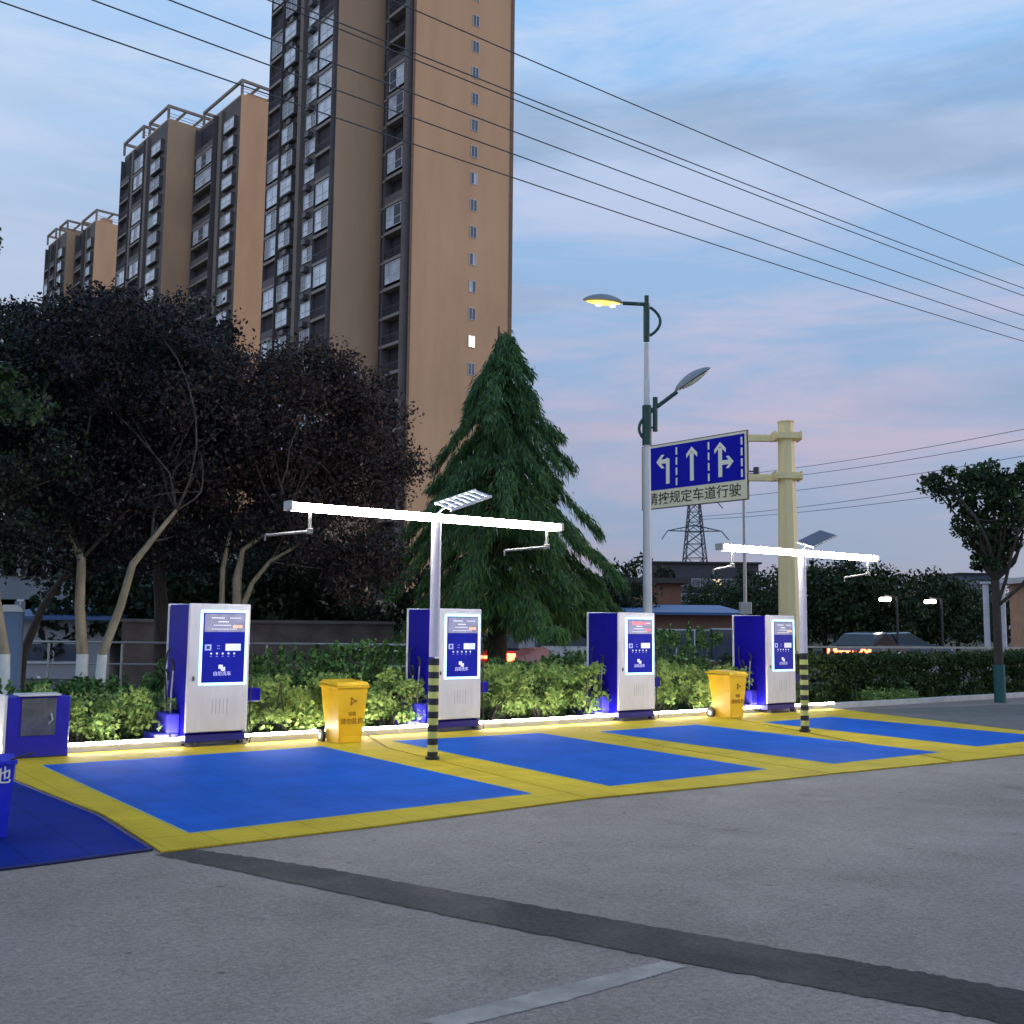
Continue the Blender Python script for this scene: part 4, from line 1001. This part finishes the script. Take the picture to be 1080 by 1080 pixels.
def tree(name, label, group, base, blobs, stems, mats, shares, n, per, size, seed, rmin=.3, rmax=.6, bark=None, lime=0, cat='tree', shell=.5, sq=.75, limbs=16, down=.2):
    """stems: list of polylines (world points) with radii; blobs in world coords"""
    rnd = random.Random(seed); bark = bark or BARK
    t = thing(name, label, cat, base, 0, group); B0 = Vector(base)
    bl = [((c[0]-B0.x, c[1]-B0.y, c[2]-B0.z), R) for c, R in blobs]
    cl = blob_clumps(rnd, bl, n, rmin, rmax, shell, sq)
    ends = []
    for pts, rs in stems:
        P = [Vector(p)-B0 for p in pts]
        if lime:
            # split at the limewash line
            zc = lime; i = 1
            d = (zc-P[0].z)/(P[1].z-P[0].z); mid = P[0].lerp(P[1], d); rm = rs[0]+(rs[1]-rs[0])*d
            MB().tube([P[0], mid], [rs[0]*1.03, rm*1.03], 10).build('limewash', LIME, t)
            MB().tube([mid-(P[1]-P[0]).normalized()*.01]+P[1:], [rm]+rs[1:], 10).build('trunk', bark, t)
        else: MB().tube(P, rs, 10).build('trunk', bark, t)
        ends.append((P[-1], rs[-1])); 
        if len(P) > 2: ends.append((P[-2], rs[-2]*.8))
    q = MB()
    for k in range(limbs):
        c = rnd.choice(cl)[0]; e0, er = min(ends, key=lambda e_: (Vector(c)-e_[0]).length*rnd.uniform(.7, 1.3))
        pts = limb(q, e0, c, er*.6, .012, rnd)
        for j in range(2):
            c2 = min(rnd.sample(cl, min(8, len(cl))), key=lambda z: (Vector(z[0])-pts[3]).length)[0]; limb(q, pts[3], c2, er*.25, .008, rnd, seg=5)
    q.build('branches', DBARK, t)
    foliage('crown', mats, t, cl, per, size, seed, shares=shares, down=down)
    return t
def E(px, py, Y, rx, ry, rz_):      # ellipsoid: centre by sighting at a true distance, radii in metres
    p = at(px, py, Y); return ((p.x, p.y, p.z), (rx, ry, rz_))
def S(px, Y, pts, rs):              # stem polyline through sightings
    return ([(at(a, b, y).x, y, at(a, b, y).z) for a, b, y in pts], rs)
def m_(px, Y): return px/F*Y
g2 = 'purple leaved trees behind the left machines'
# two-stemmed tree with limewashed feet, nearest
Y = 17.6; b1_ = at(96, 700, Y); 
def gp(px, Y): p = at(px, 720, Y); return (p.x, Y, 0)
st1 = ([gp(86, Y), tuple(at(87, 690, Y)), tuple(at(84, 640, Y)), tuple(at(86, 590, Y)), tuple(at(72, 555, Y+.2))], [.10, .09, .08, .07, .05])
st2 = ([gp(104, Y-.2), tuple(at(108, 690, Y-.2)), tuple(at(127, 640, Y-.3)), tuple(at(140, 595, Y-.4)), tuple(at(160, 570, Y-.4)), tuple(at(186, 538, Y-.3))], [.085, .075, .065, .058, .045, .03])
tree('purple_tree', 'nearest purple leaved tree, two leaning stems with white limewashed feet', g2, gp(95, Y),
     [E(120, 400, Y+.8, 2.0, 1.7, 1.5), E(60, 470, Y+.6, 1.3, 1.3, 1.2), E(190, 440, Y+.4, 1.3, 1.4, 1.3), E(120, 540, Y+.5, 1.6, 1.2, .9), E(205, 365, Y+1, .6, .7, .5), E(95, 372, Y+1, .9, .8, .6), E(60, 580, Y+.9, 1.0, .8, .45), E(215, 545, Y+.9, 1.1, .9, .6)],
     [st1, st2], [PURP, PURG], [.8, .2], 420, 150, .085, 101, lime=at(96, 690, Y).z, limbs=22)
# far left tree
Y = 16.2
st = ([gp(6, Y), tuple(at(5, 690, Y)), tuple(at(-4, 630, Y)), tuple(at(-8, 570, Y))], [.085, .075, .06, .05])
tree('purple_tree', 'purple leaved tree cut by the left picture edge, thin limewashed trunk', g2, gp(5, Y),
     [E(-10, 480, Y+.5, 1.3, 1.3, 1.5), E(15, 560, Y+.3, .8, .8, .7), E(-30, 400, Y+1, 1.2, 1.2, 1.0)], [st], [DKG, PURP], [.5, .5], 170, 140, .085, 102, lime=at(6, 690, Y).z, limbs=8)
# leaning dark tree between
Y = 19.5
st = ([gp(20, Y), tuple(at(24, 690, Y)), tuple(at(45, 640, Y)), tuple(at(80, 590, Y)), tuple(at(100, 560, Y))], [.09, .08, .07, .05, .04])
tree('purple_tree', 'dark leaning tree whose bare trunk slants right behind the nearest purple tree', g2, gp(20, Y),
     [E(30, 400, Y+1.2, 1.8, 1.5, 1.5), E(0, 395, Y+2, 1.5, 1.5, 1.2), E(90, 470, Y+1.5, 1.7, 1.5, 1.4)], [st], [PURP, DKG], [.75, .25], 260, 130, .095, 103, bark=DBARK, limbs=10)
# middle purple tree behind machine one
Y = 19.0
s1_ = ([gp(236, Y), tuple(at(233, 660, Y)), tuple(at(235, 600, Y)), tuple(at(243, 560, Y))], [.06, .055, .045, .03])
s2_ = ([gp(252, Y), tuple(at(250, 660, Y)), tuple(at(250, 610, Y)), tuple(at(256, 580, Y)), tuple(at(300, 548, Y-.2))], [.10, .09, .08, .045, .025])
s3_ = ([tuple(at(256, 640, Y)), tuple(at(266, 615, Y)), tuple(at(285, 592, Y-.2)), tuple(at(315, 575, Y-.4))], [.06, .045, .035, .02])
tree('purple_tree', 'purple leaved tree rising behind the nearest wash machine, reddish lit leaves over the LED tube', g2, gp(246, Y),
     [E(305, 450, Y+.6, 1.7, 1.5, 1.45), E(380, 480, Y+.8, 1.1, 1.1, 1.25), E(250, 520, Y+.6, 1.5, 1.3, .9), E(330, 400, Y+1, 1.0, .9, .6), E(345, 560, Y+.3, 1.2, 1.0, .8), E(395, 420, Y+1.2, .55, .6, .5), E(385, 600, Y+.6, .8, .8, .6)],
     [s1_, s2_, s3_], [PURP, PURG], [.5, .5], 520, 140, .08, 104, limbs=22)
# big tree behind all
Y = 23.0
st = ([gp(170, Y), tuple(at(170, 640, Y)), tuple(at(165, 560, Y)), tuple(at(170, 480, Y))], [.16, .14, .12, .08])
tree('purple_tree', 'tallest dark purple tree, its crown top in front of the left towers', g2, gp(170, Y),
     [E(120, 366, Y, 1.8, 1.7, 1.05), E(185, 365, Y+.5, 1.4, 1.5, 1.1), E(55, 402, Y+.5, 1.9, 1.6, 1.5), E(150, 460, Y, 3.0, 2, 1.8), E(120, 560, Y+.3, 3.0, 1.3, .8), E(250, 580, Y+.3, 1.6, 1.2, .7), E(215, 352, Y, .75, .8, .6), E(88, 347, Y, .8, .8, .4), E(185, 345, Y, .6, .7, .4), E(215, 440, Y, 1.1, 1.3, 1.3)],
     [st], [PURP, DKG], [.85, .15], 560, 130, .105, 105, bark=DBARK, limbs=20, rmin=.35, rmax=.7)
# dark green screen trees behind the wall
for k, (px, Y, top, r, lab) in enumerate(((45, 33, 560, 2.2, 'dark bushy evergreen behind the left shed'), (150, 31, 566, 2.6, 'dark evergreen behind the wall, right of the blue roofed shed'), (225, 33, 560, 2.6, 'dark evergreen behind the wall, left of the nearest machine'),
                                     (300, 32, 565, 2.5, 'dark evergreen behind the wall, right of the nearest machine'), (375, 34, 560, 2.6, 'dark evergreen behind the yellow bin and wall'), (640, 46, 612, 2.3, 'dark tree low between conifer and terracotta building'), (668, 55, 590, 2.2, 'dark rounded tree left of the street lamp foot'))):
    if k < 1: continue
    p = at(px, top, Y); h_ = p.z
    tree('evergreen_tree', lab, 'dark evergreens behind the wall', (p.x, Y, 0), [((p.x, Y, h_*.56), (r, 1.5, h_*.46)), ((p.x-.8, Y, h_*.35), (r*.8, 1.3, h_*.34))],
         [([(p.x, Y, 0), (p.x+.05, Y, h_*.5)], [.12, .06])], [DKG], None, 110, 80, .24, 300+k, rmin=.45, rmax=.8, bark=DBARK, limbs=5, shell=.2)
# near tree outside the left edge: two green sprays reach into the picture
Y = 9.5; bx_ = at(-150, 700, Y)
bl = [E(-14, 262, Y, .16, .2, .20), E(-4, 424, Y, .30, .3, .15), E(22, 430, Y+.1, .2, .2, .09), E(-8, 395, Y, .15, .2, .1)]
t = tree('roadside_tree', 'leafy green tree outside the left edge, only two sprays of leaves showing', None, (bx_.x, Y, 0), bl+[E(-130, 300, Y, .8, .8, 1.0), E(-110, 430, Y, .7, .8, .6)],
     [([(bx_.x, Y, 0), tuple(at(-148, 560, Y)), tuple(at(-140, 450, Y)), tuple(at(-135, 330, Y))], [.11, .09, .07, .04])], [MDG, DKG], [.5, .5], 120, 60, .075, 120, rmin=.10, rmax=.2, limbs=14, shell=.1)
# right-hand tree with green wrapped foot
pt = G(1055, 741); Y = pt.y
st = [tuple(pt), tuple(at(1053, 690, Y)), tuple(at(1051, 640, Y)), tuple(at(1050, 612, Y))]
t = tree('camphor_tree', 'vase shaped green tree with a teal wrapped trunk foot at the right', None, tuple(pt),
     [E(1050, 540, Y, .9, .9, .85), E(1010, 512, Y, .72, .8, .38), E(1085, 510, Y, .95, .9, .42), E(1045, 580, Y, .55, .6, .5), E(1055, 500, Y+.3, .8, .8, .2), E(985, 510, Y, .25, .3, .16), E(1035, 498, Y, .3, .3, .16)],
     [(st, [.10, .095, .09, .08])], [DKG, MDG], [.7, .3], 210, 46, .12, 121, rmin=.14, rmax=.3, bark=DBARK, limbs=26, shell=.3)
zt = at(1054, 700, Y).z
MB().tube([(0, 0, 0), Vector(at(1053.6, 701, Y))-pt], [.125, .12], 12).build('trunk_wrap', mat('teal_wrap', (.02, .10, .10), .7, var=.25, scale=10), t)
# ------------------------------------------------------------------ conifer (drooping branches)
Y = 26.0; cb = gp(524, Y); hC = at(520, 340, Y).z
t = thing('deodar_cedar', 'large conical conifer with drooping branches behind the second machine', 'conifer', cb, 0)
MB().tube([(0, 0, 0), (0, 0, hC*.5), (-.05, 0, hC-.1)], [.26, .16, .02], 12).build('trunk', DBARK, t)
CED2 = leafmat('cedar_lit_needles', [(.08, .17, .04), (.14, .26, .05)], trans=.3)  # yellow-green copy: light on the lower boughs put into the needle colour
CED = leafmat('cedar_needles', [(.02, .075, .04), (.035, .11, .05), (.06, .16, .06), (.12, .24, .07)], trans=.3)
rg = np.random.default_rng(7); rnd = random.Random(7); q = MB(); Q = []
nb = 112
for k in range(nb):
    f = (k/nb); z = (1.35 if math.cos(k*2.39996) > -.3 else .8)+(hC-1.55)*f**.95; az = k*2.39996+rnd.uniform(-.3, .3)
    Rz = 3.9*(1-f)**.76*rnd.choice((.62, .85, 1.0, 1.1))*rnd.uniform(.9, 1.08)+.22
    rise = .16*Rz; droop = .36*Rz*(1+.7*rnd.random())+.15
    if math.cos(az) > -.35: droop = max(.1, min(droop, z-1.45)); z = max(z, 1.6)
    d = Vector((math.cos(az), math.sin(az), 0)); side = Vector((-d.y, d.x, 0))
    pts = []
    for i in range(9):
        g_ = i/8; pts.append(Vector((0, 0, z))+d*Rz*g_+Vector((0, 0, rise*math.sin(PI*min(g_*1.4, 1))-droop*g_**2.2))+side*rnd.uniform(-.03, .03)*Rz)
    q.tube(pts, [.035*(1-i/8.5)*(1-f)+.008 for i in range(9)], 5)
    m = int(90+230*Rz/3)
    for j in range(m):
        g_ = rnd.random()**.65; i = min(int(g_*8), 7); p = pts[i].lerp(pts[i+1], g_*8-i)
        lat = rnd.gauss(0, .16)*(Rz*.55)*(1.1-g_*.95); p = p+side*lat+Vector((0, 0, -abs(lat)*.35+rnd.gauss(0, .04)))
        for _ in range(4):
            a = (d*rnd.uniform(.0, .9)+side*(lat*.9+rnd.gauss(0, .35))+Vector((0, 0, -rnd.uniform(.5, 1.8)))).normalized()
            ln = rnd.uniform(.10, .34); w_ = rnd.uniform(.008, .022)
            b = a.cross(Vector((rnd.gauss(0, 1), rnd.gauss(0, 1), rnd.gauss(0, 1)))).normalized()*w_
            o_ = p+Vector((rnd.gauss(0, .05), rnd.gauss(0, .05), rnd.gauss(0, .04)))
            Q.append((o_, o_+a*ln*.4+b, o_+a*ln, o_+a*ln*.4-b))
q.build('branches', DBARK, t)
V = np.array([[tuple(v) for v in qd] for qd in Q], dtype=np.float32).reshape(-1, 3); n = len(V)//4
me = bpy.data.meshes.new('needles'); me.vertices.add(n*4); me.vertices.foreach_set('co', V.ravel()); me.loops.add(n*4); me.loops.foreach_set('vertex_index', np.arange(n*4, dtype=np.int32))
me.polygons.add(n); me.polygons.foreach_set('loop_start', np.arange(0, n*4, 4, dtype=np.int32)); me.polygons.foreach_set('loop_total', np.full(n, 4, dtype=np.int32))
me.materials.append(CED); me.materials.append(CED2)
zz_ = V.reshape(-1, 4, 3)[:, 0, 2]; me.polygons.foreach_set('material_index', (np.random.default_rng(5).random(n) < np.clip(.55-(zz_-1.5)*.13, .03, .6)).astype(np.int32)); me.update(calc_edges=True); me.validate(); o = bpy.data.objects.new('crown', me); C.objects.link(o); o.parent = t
# ------------------------------------------------------------------ hedges and shrubs
VARI = leafmat('variegated_leaves', [(.22, .30, .08), (.45, .50, .16), (.72, .72, .34), (.80, .78, .50), (.30, .42, .12)], trans=.3)
GRN = leafmat('shrub_green', [(.06, .15, .04), (.12, .26, .07), (.20, .36, .11)], trans=.3)
HED = leafmat('hedge_dark', [(.02, .045, .012), (.035, .07, .018), (.05, .09, .02)], trans=.2)
rnd = random.Random(55)
desc = ['between the low cabinet and the limewashed stems', 'under the leaning limewashed stem', 'left of the nearest machine', 'hidden behind the nearest machine', 'between the nearest machine and its yellow bin', 'behind the nearer yellow bin',
        'between the yellow bin and the second machine', 'behind the second machine', 'right of the second machine', 'midway between second and third machines', 'left of the third machine', 'behind the third machine', 'right of the third machine', 'behind the farther yellow bin', 'left of the farthest machine']
u = 3.3; i = 0
for i in range(15):
    uu = 3.75+i*.90+rnd.uniform(-.1, .1); vv = 14.26+rnd.uniform(-.1, .12); h_ = rnd.uniform(.78, .95) if i > 1 else .70
    base = RW(uu, vv); cl = []
    for k in range(46):
        a = rnd.uniform(0, 2*PI); r = rnd.random()**.5; z = rnd.uniform(.18, h_)
        w_ = .62 if z > .3 else .45
        p = Vector((math.cos(a)*r*w_, math.sin(a)*r*.42, z)); p.rotate(Matrix.Rotation(TH, 3, 'Z')); cl.append((tuple(p), rnd.uniform(.10, .20), .8))
    t = thing('variegated_shrub', 'yellow green variegated shrub '+desc[i], 'shrub', base, 0, 'variegated shrubs along the kerb')
    q = MB()
    for k in range(9): limb(q, (rnd.uniform(-.08, .08), rnd.uniform(-.08, .08), -.02), rnd.choice(cl)[0], .018, .006, rnd, n=4, seg=5)
    q.build('stems', DBARK, t)
    foliage('foliage', [VARI, GRN], t, cl, 52, .075, 500+i, shares=[.85, .15])
desc2 = ['far left behind the low cabinet', 'behind the two limewashed stems', 'left rear of the nearest machine', 'right rear of the nearest machine', 'behind the nearer yellow bin with pale upright tips', 'left rear of the second machine', 'right rear of the second machine', 'in front of the silver car', 'left rear of the third machine', 'right rear of the third machine with tall sprigs', 'tall bright one touching the farthest machine']
for i in range(11):
    uu = 3.4+i*1.22; vv = 15.45+rnd.uniform(-.15, .25); h_ = [.66, .7, .95, 1.05, 1.15, 1.05, .84, .84, 1.0, 1.25, 1.45][i]
    base = RW(uu, vv); cl = []
    for k in range(60):
        a = rnd.uniform(0, 2*PI); r = rnd.random()**.5; z = rnd.uniform(.15, h_*.85)
        p = Vector((math.cos(a)*r*.8, math.sin(a)*r*.5, z)); p.rotate(Matrix.Rotation(TH, 3, 'Z')); cl.append((tuple(p), rnd.uniform(.12, .22), .9))
    for k in range(26):
        x = rnd.uniform(-.8, .8); y = rnd.uniform(-.4, .4); p = Vector((x, y, h_*rnd.uniform(.9, 1.08))); p.rotate(Matrix.Rotation(TH, 3, 'Z')); cl.append((tuple(p), .05, 3.2))
    t = thing('green_shrub', 'taller green shrub in the second row, '+desc2[i], 'shrub', base, 0, 'green shrubs behind the variegated row')
    q = MB()
    for k in range(10): limb(q, (rnd.uniform(-.1, .1), rnd.uniform(-.1, .1), -.02), rnd.choice(cl)[0], .02, .006, rnd, n=4, seg=5)
    q.build('stems', DBARK, t)
    foliage('foliage', [GRN, HED], t, cl, 48, .08, 560+i, shares=[.7, .3], down=-.5)
# clipped dark hedge on the right
def hedge(label, u0_, u1_, v0_, v1_, h_, n, per, seed, mats, shares, size=.09, name='hedge'):
    t = thing(name, label, 'hedge', RW((u0_+u1_)/2, (v0_+v1_)/2), TH); rnd = random.Random(seed); cl = []
    L_ = (u1_-u0_)/2; D_ = (v1_-v0_)/2
    for k in range(n):
        cl.append(((rnd.uniform(-L_, L_), rnd.choice((-D_, rnd.uniform(-D_, D_))), rnd.choice((rnd.uniform(.08, h_), h_*rnd.uniform(.86, 1.0)))), rnd.uniform(.13, .24), .8))
    foliage('foliage', mats, t, cl, per, size, seed, shares=shares)
    q = MB(); k = -L_+.3
    while k < L_: limb(q, (k, 0, -.02), (k+rnd.uniform(-.2, .2), rnd.uniform(-.2, .2), h_*.8), .02, .008, rnd, n=3, seg=5); k += .45
    q.build('stems', DBARK, t)
    return t
hedge('long dark clipped hedge behind the kerb right of the farthest machine', 17.0, 32, 14.3, 15.9, .98, 900, 60, 71, [HED], None)
hedge('dark hedge backing the planting bed, far side beside the road', 7.4, 16.9, 16.9, 18.0, .5, 420, 45, 72, [HED, DKG], [.6, .4], .12)
hedge('strip of pale grass tufts at the foot of the dark right hedge', 19.2, 21.2, 13.95, 14.2, .2, 50, 40, 73, [GRN, VARI], [.6, .4], .07, 'grass_tuft')
gr = []
rnd = random.Random(81)
for k in range(1500): u_, v_ = rnd.uniform(1, 30), rnd.uniform(13.95, 19.2); p = RW(u_, v_, .05); gr.append((tuple(p), .22, .25))
struct(foliage('ground_cover', [HED, GRN], None, gr, 14, .09, 90, shares=[.7, .3], down=-1.0), 'stuff')
# distant tree line on the right
far = [(868, 60, 583, 2.6), (893, 64, 585, 2.7), (914, 58, 598, 2.5), (850, 74, 600, 3.0), (940, 66, 603, 3.1), (968, 62, 600, 2.8), (990, 66, 607, 2.9), (1008, 74, 612, 2.8), (812, 78, 598, 3.2), (785, 84, 600, 3.2), (760, 90, 604, 3.2), (1070, 80, 604, 3.5)]
fl = ['tallest dark tree on the right skyline, just right of the farther pole', 'second dark tree on the skyline right of the farther pole', 'dark tree under the right tip of the farther LED arm', 'dark tree directly behind the farther striped pole', 'broad dark tree above the left distant lamp',
      'dark tree on the skyline between the two distant lamps', 'dark tree above the right distant lamp', 'dark tree left of the hazy grey block', 'dark tree right of the cream mast', 'dark tree left of the cream mast', 'dark tree at the foot of the pylon', 'dark tree at the right picture edge behind the orange building']
for k, (px, Y, top, r) in enumerate(far):
    p = at(px, top, Y); h_ = p.z
    tree('distant_tree', fl[k], 'distant trees on the right skyline', (p.x, Y, 0), [((p.x, Y, h_*.62), (r, r*.8, h_*.36)), ((p.x+r*.5, Y, h_*.45), (r*.7, r*.7, h_*.3)), ((p.x-r*.5, Y, h_*.42), (r*.7, r*.7, h_*.3))],
         [([(p.x, Y, 0), (p.x, Y, h_*.55)], [.16, .08])], [DKG, HED], [.7, .3], 95, 70, .26, 400+k, rmin=.5, rmax=.95, bark=DBARK, limbs=4, shell=.3)

p = at(8, 690, 18.6); zt = at(8, 645, 18.6).z
t = thing('utility_cabinet', 'pale blue cabinet with a rounded white top beside the leftmost trunk', 'cabinet', (p.x, 18.6, 0), .3)
MB().box(-.2, .2, 0, .3, -.02, zt, b=.015).build('housing', mat('pale_blue_paint', (.16, .26, .42), .5, var=.12), t)
MB().frustum((-.22, .22, -.02, .32), zt+.001, (-.12, .12, .06, .24), zt+.12).build('lid', W_, t)
MB().box(-.16, .16, -.012, -.001, .3, zt-.15, b=.003).box(.12, .14, -.03, -.013, .8, .95).build('door', mat('pale_blue_paint', (.16, .26, .42), .5), t)
